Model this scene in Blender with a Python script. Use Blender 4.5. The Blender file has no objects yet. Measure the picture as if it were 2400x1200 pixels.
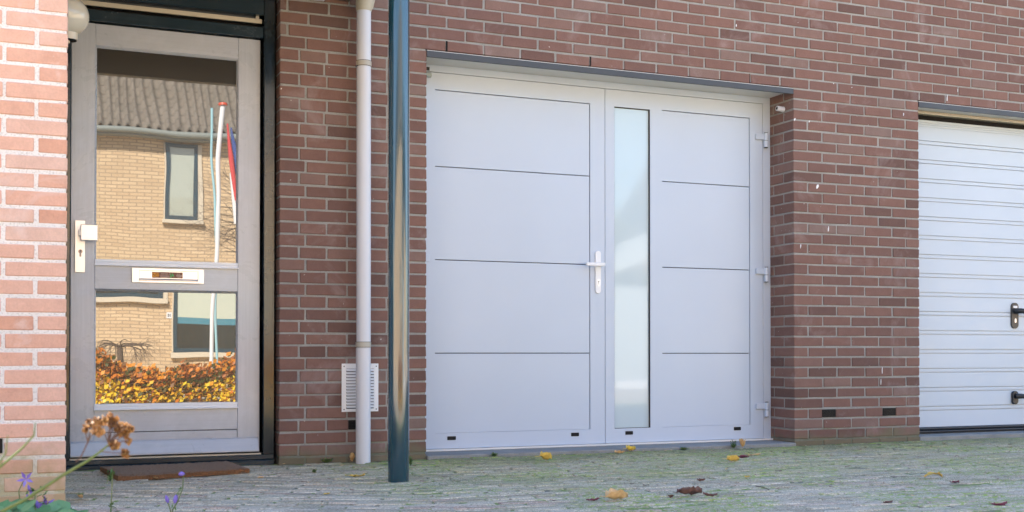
import bpy, bmesh, math, random
from mathutils import Vector, Matrix
R = math.radians
random.seed(7)
scene = bpy.context.scene
col = scene.collection

# ------------------------------------------------------------------ camera
FPX = 2755.0                                   # focal length in pixels of a 2400 px wide picture
YAW = math.atan(.4174); PIT = R(.7175)
CAM = Vector((0, -5.886, .556))
cd = bpy.data.cameras.new('camera'); cam = bpy.data.objects.new('camera', cd); col.objects.link(cam)
cd.sensor_width = 36; cd.lens = 36 * FPX / 2400
cd.shift_y = .0802; cd.clip_start = .05; cd.clip_end = 2000
cam.location = CAM; cam.rotation_euler = (R(90) + PIT, 0, -YAW)
cd.dof.use_dof = True; cd.dof.focus_distance = 6.6; cd.dof.aperture_fstop = 9
scene.camera = cam

# ------------------------------------------------------------------ sky, sun, exposure
SUN_EL = R(39); SUN_AZ = (-.55, 1.0)           # the sun stands behind the house, a little to the left
w = bpy.data.worlds.new("World"); scene.world = w; w.use_nodes = True
nt = w.node_tree; bg = nt.nodes['Background']
sky = nt.nodes.new('ShaderNodeTexSky'); sky.sky_type = 'NISHITA'; sky.sun_disc = False
sky.sun_elevation = SUN_EL; sky.sun_rotation = math.atan2(SUN_AZ[0], SUN_AZ[1]); sky.air_density = 1.0; sky.dust_density = .7; sky.ozone_density = 1.9
nt.links.new(sky.outputs[0], bg.inputs[0]); bg.inputs[1].default_value = .10
sl = bpy.data.lights.new('sun', 'SUN'); so = bpy.data.objects.new('sun', sl); col.objects.link(so)
sl.energy = 5.0; sl.angle = R(.5); sl.color = (1, .93, .82)
sd = Vector((SUN_AZ[0], SUN_AZ[1], 0)).normalized() * math.cos(SUN_EL) + Vector((0, 0, math.sin(SUN_EL)))
so.rotation_euler = sd.to_track_quat('Z', 'Y').to_euler(); so.location = (0, 0, 12)
scene.view_settings.view_transform = 'Standard'; scene.view_settings.look = 'None'
scene.view_settings.exposure = 2.50; scene.view_settings.gamma = 1

# ------------------------------------------------------------------ helpers
_fw = Vector((math.sin(YAW), math.cos(YAW), 0)); _rt = Vector((math.cos(YAW), -math.sin(YAW), 0)); _z = Vector((0, 0, 1))
_F = _fw * math.cos(PIT) + _z * math.sin(PIT); _U = -_fw * math.sin(PIT) + _z * math.cos(PIT)
def ray(x, y): return _F + _rt * ((x - 1200) / FPX) + _U * ((827 - FPX * math.tan(PIT) - y) / FPX)
def onY(x, y, Y):
    d = ray(x, y); t = (Y - CAM.y) / d.y; return CAM + d * t
def onZ(x, y, z=0):
    d = ray(x, y); t = (z - CAM.z) / d.z; return CAM + d * t
def onD(x, y, dist): return CAM + ray(x, y) * dist
GLASS_Y = .118
def mir(x, y, Y):                               # the point at depth Y that the door glass mirrors
    p = onY(x, y, 2 * GLASS_Y - Y); return Vector((p.x, Y, p.z))

class MB:
    def __init__(s): s.v = []; s.f = []; s.m = []; s.a = []; s.sm = []
    def face(s, idx, m=0, a=0., sm=False): s.f.append(idx); s.m.append(m); s.a.append(a); s.sm.append(sm)
    def box(s, x0, x1, y0, y1, z0, z1, m=0, a=0.):
        b = len(s.v)
        s.v += [(x0, y0, z0), (x1, y0, z0), (x1, y1, z0), (x0, y1, z0), (x0, y0, z1), (x1, y0, z1), (x1, y1, z1), (x0, y1, z1)]
        for q in ((0, 3, 2, 1), (4, 5, 6, 7), (0, 1, 5, 4), (1, 2, 6, 5), (2, 3, 7, 6), (3, 0, 4, 7)): s.face([b + i for i in q], m, a)
    def rbox(s, x0, x1, y0, y1, z0, z1, c=.003, m=0, a=0., jit=0., M=None):   # chamfered box
        lo = (x0, y0, z0); hi = (x1, y1, z1); idx = {}
        for ix in (0, 1):
            for iy in (0, 1):
                for iz in (0, 1):
                    k = (ix, iy, iz); P = [hi[i] if k[i] else lo[i] for i in range(3)]
                    j = [random.uniform(-jit, jit) for _ in range(3)]
                    for ax in range(3):
                        q = [P[i] + j[i] + (0 if i == ax else (-c if k[i] else c)) for i in range(3)]
                        if M: q = tuple(M @ Vector(q))
                        idx[k, ax] = len(s.v); s.v.append(tuple(q))
        def F(l): s.face(l, m, a)
        for ax in range(3):
            o = [i for i in range(3) if i != ax]
            for sd_ in (0, 1):
                l = []
                for u, v in ((0, 0), (1, 0), (1, 1), (0, 1)):
                    k = [0] * 3; k[ax] = sd_; k[o[0]] = u; k[o[1]] = v; l.append(idx[tuple(k), ax])
                if (ax == 1) == (sd_ == 1): l.reverse()
                F(l)
        for ax in range(3):                       # edges along ax
            o = [i for i in range(3) if i != ax]
            for u in (0, 1):
                for v in (0, 1):
                    k0 = [0] * 3; k0[o[0]] = u; k0[o[1]] = v; k1 = list(k0); k1[ax] = 1
                    l = [idx[tuple(k0), o[0]], idx[tuple(k1), o[0]], idx[tuple(k1), o[1]], idx[tuple(k0), o[1]]]
                    F(l)
        for k in [(a_, b_, c_) for a_ in (0, 1) for b_ in (0, 1) for c_ in (0, 1)]:
            F([idx[k, 0], idx[k, 1], idx[k, 2]])
    def tube(s, pts, rads, n=10, m=0, a=0., cap=True, sm=True):
        pts = [Vector(p) for p in pts]
        if not hasattr(rads, '__len__'): rads = [rads] * len(pts)
        rings = []; prev = None
        for i, p in enumerate(pts):
            t = (pts[min(i + 1, len(pts) - 1)] - pts[max(i - 1, 0)])
            t = t.normalized() if t.length > 1e-9 else Vector((0, 0, 1))
            if prev is None:
                ref = Vector((0, 0, 1)) if abs(t.z) < .9 else Vector((1, 0, 0))
                u = t.cross(ref).normalized()
            else:
                u = (prev - t * prev.dot(t)); u = u.normalized() if u.length > 1e-6 else t.orthogonal().normalized()
            prev = u; v = t.cross(u)
            b = len(s.v); rings.append(b)
            for k in range(n):
                an = 2 * math.pi * k / n; s.v.append(tuple(p + (u * math.cos(an) + v * math.sin(an)) * rads[i]))
        for i in range(len(pts) - 1):
            for k in range(n):
                k2 = (k + 1) % n
                s.face([rings[i] + k, rings[i] + k2, rings[i + 1] + k2, rings[i + 1] + k], m, a, sm)
        if cap:
            for rg, rv in ((rings[0], True), (rings[-1], False)):   # caps get their own corners so the side stays straight in its shading
                b = len(s.v); s.v += [s.v[rg + k] for k in range(n)]; l = [b + k for k in range(n)]
                s.face(l[::-1] if rv else l, m, a)
    def sphere(s, c, r, nu=24, nv=16, m=0, sz=1.):
        b = len(s.v)
        for j in range(nv + 1):
            th = math.pi * j / nv
            for i in range(nu):
                ph = 2 * math.pi * i / nu
                s.v.append((c[0] + r * math.sin(th) * math.cos(ph), c[1] + r * math.sin(th) * math.sin(ph), c[2] + r * sz * math.cos(th)))
        for j in range(nv):
            for i in range(nu):
                i2 = (i + 1) % nu
                s.face([b + j * nu + i, b + (j + 1) * nu + i, b + (j + 1) * nu + i2, b + j * nu + i2], m, 0, True)
    def prism(s, pts, axis, d0, d1, m=0, a=0., sm=False):   # extrude a closed 2-D outline along an axis
        n = len(pts); b = len(s.v)
        for d in (d0, d1):
            for p, q in pts: s.v.append({'x': (d, p, q), 'y': (p, d, q), 'z': (p, q, d)}[axis])
        s.face([b + i for i in range(n)], m, a); s.face([b + n + i for i in range(n)][::-1], m, a)
        for i in range(n):
            j = (i + 1) % n; s.face([b + i, b + n + i, b + n + j, b + j], m, a, sm)
    def build(s, name, mats, parent=None, bev=0, segs=2):
        me = bpy.data.meshes.new(name); me.from_pydata(s.v, [], s.f)
        if not isinstance(mats, (list, tuple)): mats = [mats]
        for mt in mats: me.materials.append(mt)
        me.polygons.foreach_set('material_index', s.m); me.polygons.foreach_set('use_smooth', s.sm)
        at = me.attributes.new('bv', 'FLOAT', 'FACE'); at.data.foreach_set('value', s.a)
        me.update()
        bm = bmesh.new(); bm.from_mesh(me); bmesh.ops.recalc_face_normals(bm, faces=bm.faces); bm.to_mesh(me); bm.free()
        o = bpy.data.objects.new(name, me); col.objects.link(o)
        if bev:
            md = o.modifiers.new('bevel', 'BEVEL'); md.width = bev; md.segments = segs; md.limit_method = 'ANGLE'; md.angle_limit = R(40)
        if parent: o.parent = parent
        return o
def tag(o, label=None, cat=None, group=None, kind=None):
    if label: o['label'] = label
    if cat: o['category'] = cat
    if group: o['group'] = group
    if kind: o['kind'] = kind
    return o
def empty(name, label, cat, group=None):
    o = bpy.data.objects.new(name, None); col.objects.link(o); o.empty_display_size = .1
    return tag(o, label, cat, group)
def rrect(x0, x1, z0, z1, r, n=5):
    p = []
    for cx, cz, a0 in ((x1 - r, z1 - r, 0), (x0 + r, z1 - r, 90), (x0 + r, z0 + r, 180), (x1 - r, z0 + r, 270)):
        for i in range(n + 1): a = R(a0 + 90 * i / n); p.append((cx + r * math.cos(a), cz + r * math.sin(a)))
    return p

# ------------------------------------------------------------------ materials
class N:
    def __init__(s, name):
        s.mat = bpy.data.materials.new(name); s.mat.use_nodes = True; s.t = s.mat.node_tree
        s.b = s.t.nodes['Principled BSDF']; s.x = 0
    def n(s, typ, **kw):
        q = s.t.nodes.new(typ)
        for k, v in kw.items(): setattr(q, k, v)
        return q
    def l(s, a, b): s.t.links.new(a, b)
    def pos(s, scale=(1, 1, 1), rot=(0, 0, 0)):
        tc = s.n('ShaderNodeTexCoord'); mp = s.n('ShaderNodeMapping'); mp.inputs['Scale'].default_value = scale; mp.inputs['Rotation'].default_value = rot
        s.l(tc.outputs['Object'], mp.inputs[0]); return mp.outputs[0]
    def noise(s, vec, scale, detail=4, rough=.6, dist=0.):
        q = s.n('ShaderNodeTexNoise'); q.inputs['Scale'].default_value = scale; q.inputs['Detail'].default_value = detail
        q.inputs['Roughness'].default_value = rough; q.inputs['Distortion'].default_value = dist
        if vec: s.l(vec, q.inputs['Vector'])
        return q.outputs[0]
    def ramp(s, fac, stops, interp='LINEAR'):
        q = s.n('ShaderNodeValToRGB'); e = q.color_ramp.elements; q.color_ramp.interpolation = interp
        while len(e) < len(stops): e.new(.5)
        for i, (p, c) in enumerate(stops):
            e[i].position = p; e[i].color = (c, c, c, 1) if isinstance(c, (int, float)) else (*c, 1)
        s.l(fac, q.inputs[0]); return q.outputs[0]
    def mix(s, fac, a, b, bt='MIX'):
        q = s.n('ShaderNodeMix', data_type='RGBA', blend_type=bt)
        for i, v in ((0, fac), (6, a), (7, b)):
            if hasattr(v, 'is_linked'): s.l(v, q.inputs[i])
            elif i == 0: q.inputs[0].default_value = v
            else: q.inputs[i].default_value = (*v, 1)
        return q.outputs[2]
    def math(s, op, a, b=0., clamp=False):
        q = s.n('ShaderNodeMath', operation=op, use_clamp=clamp)
        for i, v in ((0, a), (1, b)):
            if hasattr(v, 'is_linked'): s.l(v, q.inputs[i])
            else: q.inputs[i].default_value = v
        return q.outputs[0]
    def attr(s, name='bv'):
        q = s.n('ShaderNodeAttribute'); q.attribute_name = name; return q.outputs['Fac']
    def sep(s, vec):
        q = s.n('ShaderNodeSeparateXYZ'); s.l(vec, q.inputs[0]); return q.outputs
    def col(s, v):
        if hasattr(v, 'is_linked'): s.l(v, s.b.inputs['Base Color'])
        else: s.b.inputs['Base Color'].default_value = (*v, 1)
        return s
    def rough(s, v):
        if hasattr(v, 'is_linked'): s.l(v, s.b.inputs['Roughness'])
        else: s.b.inputs['Roughness'].default_value = v
        return s
    def bump(s, h, strength=.3, dist=.002):
        q = s.n('ShaderNodeBump'); q.inputs['Strength'].default_value = strength; q.inputs['Distance'].default_value = dist
        s.l(h, q.inputs['Height']); s.l(q.outputs[0], s.b.inputs['Normal']); return s

def plain(name, c, rough=.5, metal=0., spec=.5, coat=0.):
    m = N(name); m.col(c).rough(rough); m.b.inputs['Metallic'].default_value = metal; m.b.inputs['Specular IOR Level'].default_value = spec
    m.b.inputs['Coat Weight'].default_value = coat; return m.mat

def brick_mat(name, cols, wht, whamt, algae=True, ak=-9., ac=(.15, .14, .085)):
    m = N(name); v = m.pos(); a = m.attr()
    base = m.ramp(a, cols)
    n1 = m.noise(v, 14, 6, .7); n2 = m.noise(v, 120, 4, .8); n3 = m.noise(v, 3.2, 5, .65, .6)
    c = m.mix(m.ramp(n1, [(.3, 0.), (.7, .55)]), base, m.mix(1., base, (.72, .68, .66), 'MULTIPLY'))
    c = m.mix(m.ramp(n2, [(.35, .0), (.75, .5)]), c, m.mix(1., c, (1.35, 1.28, 1.25), 'MULTIPLY'))
    c = m.mix(m.ramp(n3, [(.56, 0.), (.72, whamt)]), c, wht)
    spk = m.noise(v, 55, 2, .5)
    c = m.mix(m.ramp(spk, [(.745, 0.), (.77, .8)]), c, (.55, .52, .48))
    if algae:
        z = m.sep(v)[2]
        h = m.math('ADD', m.math('MULTIPLY', z, ak), m.math('MULTIPLY', m.noise(v, 4.5, 4, .7), 1.9))
        c = m.mix(m.ramp(h, [(.15, 0.), (.75, .75)]), c, ac)
    m.col(c).rough(.88)
    m.bump(m.math('ADD', m.math('MULTIPLY', n2, .6), n1), .55, .004)
    return m.mat
def mortar_mat(name, c1, c2, algae=True, ak=-7., ac=(.12, .125, .07)):
    m = N(name); v = m.pos()
    c = m.mix(m.ramp(m.noise(v, 5, 6, .7), [(.3, 0.), (.7, 1.)]), c1, c2)
    c = m.mix(m.ramp(m.noise(v, 160, 2, .6), [(.5, 0.), (.8, .5)]), c, (.12, .11, .1))
    if algae:
        z = m.sep(v)[2]
        h = m.math('ADD', m.math('MULTIPLY', z, ak), m.math('MULTIPLY', m.noise(v, 5, 4, .7), 1.9))
        c = m.mix(m.ramp(h, [(.15, 0.), (.75, .8)]), c, ac)
    m.col(c).rough(.95); m.bump(m.noise(v, 90, 5, .8), .7, .004); return m.mat
M = {}
M['brick'] = brick_mat('red_brown_brick', [(0, (.130, .074, .062)), (.35, (.172, .096, .080)), (.7, (.205, .112, .090)), (1, (.205, .140, .122))], (.34, .26, .25), .5)
M['mortar'] = mortar_mat('grey_mortar', (.25, .245, .23), (.36, .36, .345))
M['pillar_brick'] = brick_mat('orange_brick', [(0, (.60, .34, .25)), (.5, (.68, .42, .33)), (1, (.66, .46, .39))], (.76, .62, .59), .7, True, -3.6, (.34, .27, .13))
M['pillar_mortar'] = mortar_mat('pale_mortar', (.70, .68, .67), (.82, .80, .80), True, -3.6, (.36, .33, .16))

def paint(name, c, rough=.4, orange=.05, sc=60, spec=.5):
    m = N(name); v = m.pos()
    cc = m.mix(m.ramp(m.noise(v, 1.3, 3), [(.35, 0.), (.7, 1.)]), c, tuple(x * .96 for x in c))
    m.col(cc).rough(m.ramp(m.noise(v, 6, 4), [(.3, rough * .85), (.7, rough * 1.2)])); m.b.inputs['Specular IOR Level'].default_value = spec
    m.bump(m.noise(v, sc, 2), orange, .001); return m.mat
M['garage'] = paint('light_grey_coated_metal', (.50, .57, .685), .33, .03)
M['garage2'] = paint('off_white_coated_metal', (.52, .60, .70), .38, .04)
M['gasket'] = plain('dark_rubber', (.03, .03, .035), .7)
M['black'] = plain('black_plastic', (.006, .006, .008), .5, 0., .25)
M['blackp'] = plain('black_powder_coat', (.02, .023, .03), .35)
M['void'] = plain('dark_interior', (.006, .005, .005), .9)
M['steel'] = paint('grey_lintel_steel', (.048, .055, .066), .5, .3, 40)
M['soffit'] = paint('pale_soffit_board', (.72, .71, .69), .6, .2)
M['cream'] = paint('cream_aluminium', (.62, .55, .44), .35)
M['white'] = paint('white_coated_metal', (.80, .81, .84), .35)
M['alu'] = plain('satin_aluminium', (.84, .83, .85), .34, .75)
M['pvc'] = paint('pale_grey_pvc', (.62, .64, .70), .38, .15, 25)
M['concrete'] = mortar_mat('concrete', (.22, .22, .22), (.33, .33, .32), False)

def wood_paint(name, c, rough, grain=.5, coat=0., axis='z', fac=.12):
    m = N(name); sc = {'z': (60, 60, 2.2), 'x': (2.2, 60, 60)}[axis]
    v = m.pos(sc); g = m.noise(v, 1., 6, .75, .3); v2 = m.pos()
    blot = m.noise(v2, 5, 5, .7, .4)
    cc = m.mix(m.ramp(g, [(.35, 0.), (.7, 1.)]), c, tuple(x * (1 - fac) for x in c))
    cc = m.mix(m.ramp(blot, [(.5, 0.), (.75, .35)]), cc, tuple(min(1, x * 1.25 + .03) for x in c))
    m.col(cc).rough(m.ramp(blot, [(.3, rough * .7), (.7, rough * 1.5)])); m.b.inputs['Coat Weight'].default_value = coat
    m.b.inputs['Coat Roughness'].default_value = .12
    m.bump(g, grain, .0015); return m.mat
M['leaf_z'] = wood_paint('grey_door_paint_upright', (.47, .49, .545), .3, .5, .6)
M['leaf_x'] = wood_paint('grey_door_paint_rail', (.47, .49, .545), .3, .5, .6, 'x')
M['frame_z'] = wood_paint('dark_blue_gloss_frame', (.012, .022, .032), .14, .8, .6, 'z', .3)
M['frame_x'] = wood_paint('dark_blue_gloss_sill', (.014, .032, .048), .2, .6, .5, 'x', .3)

def glass_mat(name, refl, dark=(.012, .011, .01), wav=.35, gr=0.):
    m = N(name); v = m.pos((1, 1, .6))
    m.col(dark).rough(.3)
    gl = m.n('ShaderNodeBsdfGlossy'); gl.inputs['Roughness'].default_value = gr; gl.inputs['Color'].default_value = (1, .985, .96, 1)
    bp = m.n('ShaderNodeBump'); bp.inputs['Strength'].default_value = wav; bp.inputs['Distance'].default_value = .0035
    m.l(m.noise(v, 2.6, 1, .4), bp.inputs['Height']); m.l(bp.outputs[0], gl.inputs['Normal'])
    fr = m.n('ShaderNodeFresnel'); fr.inputs['IOR'].default_value = 1.5
    f = m.math('ADD', fr.outputs[0], refl, True)
    ms = m.n('ShaderNodeMixShader'); m.l(f, ms.inputs[0]); m.l(m.b.outputs[0], ms.inputs[1]); m.l(gl.outputs[0], ms.inputs[2])
    m.l(ms.outputs[0], m.t.nodes['Material Output'].inputs['Surface']); return m.mat
M['glass'] = glass_mat('coated_double_glazing', .115, wav=.30)
M['glass2'] = glass_mat('window_glass', .10, (.03, .035, .04), .1)
M['milk'] = glass_mat('frosted_glass', .012, (.47, .575, .64), .06, .045)

def post_mat():
    m = N('petrol_blue_gloss_paint'); v = m.pos((1, 1, .25))
    m.col((.010, .045, .068)).rough(.10); m.b.inputs['Specular IOR Level'].default_value = .8; m.b.inputs['Coat IOR'].default_value = 1.4; m.b.inputs['Coat Weight'].default_value = 1.; m.b.inputs['Coat Roughness'].default_value = .03
    m.bump(m.noise(m.pos((1, 1, .02)), 60, 4, .7), .5, .0022); return m.mat
M['post'] = post_mat()

def paver_mat():
    m = N('weathered_paver'); v = m.pos(); a = m.attr()
    base = m.ramp(a, [(0, (.50, .44, .345)), (.4, (.66, .58, .46)), (.8, (.76, .68, .55)), (.9, (.62, .47, .39)), (1, (.80, .72, .59))])
    n2 = m.noise(v, 110, 5, .85); n1 = m.noise(v, 9, 5, .7)
    c = m.mix(m.ramp(n2, [(.40, .95), (.58, 0.)]), base, m.mix(1., base, (.40, .38, .35), 'MULTIPLY'))
    c = m.mix(m.ramp(n1, [(.5, 0.), (.8, .5)]), c, (.74, .69, .61))
    xyz = m.sep(v)
    # algae film, thickest within a metre of the wall and again in a belt further out
    band = m.ramp(m.math('MULTIPLY', m.math('ADD', m.math('MULTIPLY', xyz[1], -1.), m.math('MULTIPLY', m.noise(v, 1.1, 4, .7), .9)), .33), [(.13, 1.), (.30, .9), (.42, .65), (.52, .9), (.62, .5), (.75, .15), (1., .12)])
    xr = m.ramp(m.math('MULTIPLY', xyz[0], .25), [(.28, .12), (.48, 1.)])
    patch = m.ramp(m.noise(v, 2.6, 7, .8, .8), [(.40, .15), (.56, 1.)])
    mo = m.math('MULTIPLY', m.math('MULTIPLY', patch, band), xr, True)
    c = m.mix(m.math('MULTIPLY', mo, .85), c, m.mix(m.ramp(n2, [(.35, 0.), (.65, 1.)]), (.26, .26, .12), (.54, .52, .29)))
    near = m.ramp(m.math('ADD', m.math('MULTIPLY', xyz[1], 1.), m.math('MULTIPLY', m.noise(v, 2.4, 5, .75, .5), 1.1)), [(.0, 0.), (.42, .75)])
    c = m.mix(m.math('MULTIPLY', near, xr), c, m.mix(m.ramp(n2, [(.40, 0.), (.60, 1.)]), (.13, .13, .065), (.30, .305, .16)))
    fine = m.ramp(m.noise(v, 45, 4, .75), [(.48, 0.), (.58, .9)])
    pt2 = m.ramp(m.noise(v, 1.7, 5, .7, .6), [(.47, 0.), (.58, 1.)])
    c = m.mix(m.math('MULTIPLY', m.math('MULTIPLY', fine, pt2), xr), c, (.27, .38, .07))
    m.col(c).rough(.85); m.b.inputs['Specular IOR Level'].default_value = .35; m.bump(m.math('ADD', n2, n1), .5, .004); return m.mat
M['paver'] = paver_mat()
def bed_mat():
    m = N('joint_sand_and_moss'); v = m.pos()
    c = m.mix(m.ramp(m.noise(v, 4, 5, .7), [(.40, 0.), (.52, 1.)]), (.20, .175, .14), (.22, .30, .08))
    m.col(c).rough(.95); m.bump(m.noise(v, 60, 4), .8, .01); return m.mat
M['bed'] = bed_mat()
def street_mat():
    m = N('street_pavers'); v = m.pos((1, 1, 1), (0, 0, R(45)))
    b = m.n('ShaderNodeTexBrick'); m.l(v, b.inputs['Vector']); b.inputs['Scale'].default_value = 5; b.inputs['Color1'].default_value = (.60, .49, .36, 1); b.inputs['Color2'].default_value = (.66, .55, .42, 1)
    b.inputs['Mortar'].default_value = (.10, .09, .07, 1); b.inputs['Mortar Size'].default_value = .02
    m.col(m.mix(m.noise(v, 3), b.outputs[0], (.56, .47, .36))).rough(.9); return m.mat
M['street'] = street_mat()
def simple_noise(name, c1, c2, sc, rough=.8, bump=.5, dist=.004, trans=0.):
    m = N(name); v = m.pos(); n = m.noise(v, sc, 5, .7)
    m.col(m.mix(m.ramp(n, [(.3, 0.), (.7, 1.)]), c1, c2)).rough(rough); m.bump(n, bump, dist)
    if trans: m.b.inputs['Transmission Weight'].default_value = 0; m.b.inputs['Subsurface Weight'].default_value = 0
    return m.mat
M['coir'] = simple_noise('brown_coir', (.17, .075, .03), (.36, .175, .08), 140, .95, 1., .01)
M['coir_top'] = simple_noise('worn_coir', (.22, .145, .10), (.36, .24, .165), 90, .95, 1., .01)

def leaf_attr(name, stops, rough=.55, sc=25, trans=.25):
    m = N(name); a = m.attr(); v = m.pos()
    c = m.ramp(a, stops); c = m.mix(m.ramp(m.noise(v, sc, 4), [(.35, 0.), (.7, .5)]), c, m.mix(1., c, (.6, .5, .45), 'MULTIPLY'))
    m.col(c).rough(rough)
    tr = m.n('ShaderNodeBsdfTranslucent'); m.l(c, tr.inputs[0]); ms = m.n('ShaderNodeMixShader'); ms.inputs[0].default_value = trans
    m.l(m.b.outputs[0], ms.inputs[1]); m.l(tr.outputs[0], ms.inputs[2]); m.l(ms.outputs[0], m.t.nodes['Material Output'].inputs['Surface'])
    return m.mat
M['green'] = leaf_attr('green_leaf', [(0, (.07, .16, .04)), (.5, (.12, .26, .07)), (1, (.24, .36, .09))])
M['cool_green'] = leaf_attr('bluish_green_leaf', [(0, (.09, .26, .09)), (1, (.22, .42, .20))])
M['stem'] = leaf_attr('green_stem', [(0, (.13, .20, .06)), (1, (.22, .27, .11))])
M['violet'] = leaf_attr('violet_petal', [(0, (.20, .12, .62)), (1, (.42, .34, .85))])
M['dry'] = leaf_attr('dried_floret', [(0, (.16, .07, .025)), (.5, (.42, .22, .09)), (1, (.66, .42, .22))], .7, 60)
M['drystem'] = leaf_attr('reddish_stalk', [(0, (.17, .09, .08)), (1, (.22, .13, .11))])
M['yellow'] = leaf_attr('yellow_leaf', [(0, (.75, .48, .10)), (.5, (.88, .62, .14)), (1, (.95, .72, .06))], .5, 60)
M['ochre'] = leaf_attr('pale_ochre_leaf', [(0, (.78, .46, .20)), (1, (.92, .68, .36))], .5, 60)
M['brown'] = leaf_attr('brown_leaf', [(0, (.12, .055, .045)), (1, (.24, .12, .09))], .5, 60)
M['crimson'] = leaf_attr('crimson_leaf', [(0, (.20, .035, .05)), (1, (.28, .06, .08))], .5, 60)
M['hedge'] = leaf_attr('autumn_beech_leaf', [(0, (.07, .09, .02)), (.25, (.40, .13, .03)), (.5, (.90, .30, .03)), (.72, (.98, .60, .03)), (1, (1., .78, .05))], .5, 10)
M['foliage'] = leaf_attr('tree_leaf', [(0, (.05, .08, .02)), (1, (.16, .17, .04))], .6, 6)
M['bark'] = simple_noise('bark', (.07, .05, .04), (.13, .10, .08), 30)

# ------------------------------------------------------------------ ground
g = MB(); g.v += [(-400, -400, -.012), (400, -400, -.012), (400, 400, -.012), (-400, 400, -.012)]; g.face([0, 1, 2, 3])
tag(g.build('street', M['street']), kind='structure')
from mathutils import noise as mnoise
def und(x, y): return .006 * mnoise.noise(Vector((x * 1.1, y * 1.6, 3.1))) + .0025 * mnoise.noise(Vector((x * 4, y * 5, 9)))
b = MB(); bx0, bx1, by0, by1, st_ = -2.6, 9.5, -5.2, .45, .028
nbx, nby = int((bx1 - bx0) / st_), int((by1 - by0) / st_)
for j in range(nby + 1):
    for i in range(nbx + 1):
        x, y = bx0 + i * st_, by0 + j * st_
        gr = .35 * mnoise.noise(Vector((x * 1.3, y * 2.6, 0))) + .5 * mnoise.noise(Vector((x * 6, y * 9, 1))) + .9 * mnoise.noise(Vector((x * 25, y * 30, 2)))
        right = min(1, max(.25, (x - .6) / 1.2))
        b.v.append((x, y, und(x, y) - .0045 + .0062 * max(-.2, gr) * right))
for j in range(nby):
    for i in range(nbx): q = j * (nbx + 1) + i; b.face([q, q + 1, q + nbx + 2, q + nbx + 1], 0, 0, True)
tag(b.build('paving_bed', M['bed']), kind='structure')
pv = MB(); PL, PW = .2, .052
for side, ang in ((0, R(-24)), (1, R(-2.5))):
    rot = Matrix.Rotation(ang, 4, 'Z')
    for r_ in range(-130, 130):
        for k_ in range(-60, 60):
            cx, cy = (k_ + (.5 if r_ % 2 else 0) + random.uniform(-.03, .03)) * PL, r_ * PW
            c = rot @ Vector((cx, cy, 0))
            edge = 1.30 + .12 * math.sin(c.y * 4) - .35 * (c.y + 1)
            if (c.x < edge) != (side == 0): continue
            if not (-.9 < c.x < 8.2 and -3.3 < c.y < .0 + .16): continue
            if c.y > -.035 and c.x > 0: continue
            if c.x < .13 and c.y < -1.30: continue        # planting bed in front of the pillar
            hw, hh = PL / 2 - .0025 - random.random() * .002, PW / 2 - .0022 - random.random() * .0012
            mm = Matrix.Translation((c.x, c.y, und(c.x, c.y) + random.uniform(-.0028, .0022))) @ rot @ Matrix.Rotation(random.gauss(0, .012), 4, 'X') @ Matrix.Rotation(random.gauss(0, .008), 4, 'Y') @ Matrix.Rotation(random.gauss(0, .010), 4, 'Z')
            pv.rbox(-hw, hw, -hh, hh, -.03, .0, .0045, 0, random.random(), .0012, mm)
tag(pv.build('paving', M['paver']), kind='structure')
sb = MB()
for i in range(26):
    for j in range(14): pass
n = 30
for j in range(n + 1):
    for i in range(n + 1):
        x = -2.2 + 2.30 * i / n; y = -3.6 + 2.26 * j / n
        sb.v.append((x, y, .012 + .018 * random.random() - (.02 if i == n or j == n else 0)))
for j in range(n):
    for i in range(n): q = j * (n + 1) + i; sb.face([q, q + 1, q + n + 2, q + n + 1], 0, 0, True)
tag(sb.build('soil', simple_noise('dark_soil', (.035, .026, .018), (.075, .055, .04), 30, .95, 1., .02)), kind='structure')

# ------------------------------------------------------------------ the house wall
JT = .0105; CH = .0625; Z0 = .036; BH = CH - JT
TOPK = 60
def row_x(x0, x1, joints, fn):                       # lay one course between x0 and x1 with given joint centres
    js = [j for j in joints if x0 + .03 < j < x1 - .03]
    e = [x0 - JT / 2] + js + [x1 + JT / 2]
    for p, q in zip(e[:-1], e[1:]): fn(p + JT / 2, q - JT / 2)
wall = empty('brick_wall', 'long red brown brick house wall around the front door and both garage doors', 'wall')
wb = MB()
def BR(x0, x1, y0, y1, z0, z1):
    j = .0012
    dy = random.uniform(-.0012, .0012)
    wb.rbox(x0 + random.uniform(-j, j), x1 + random.uniform(-j, j), y0 + (dy if y0 < .01 else 0), y1, z0 + random.uniform(-j, j), z1 + random.uniform(-j, j), .0028, 0, min(1, max(0, random.gauss(.5, .27))), .0013)
lat = lambda x0, p, n0=-40, n1=60: [x0 + p * i for i in range(n0, n1)]
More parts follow.
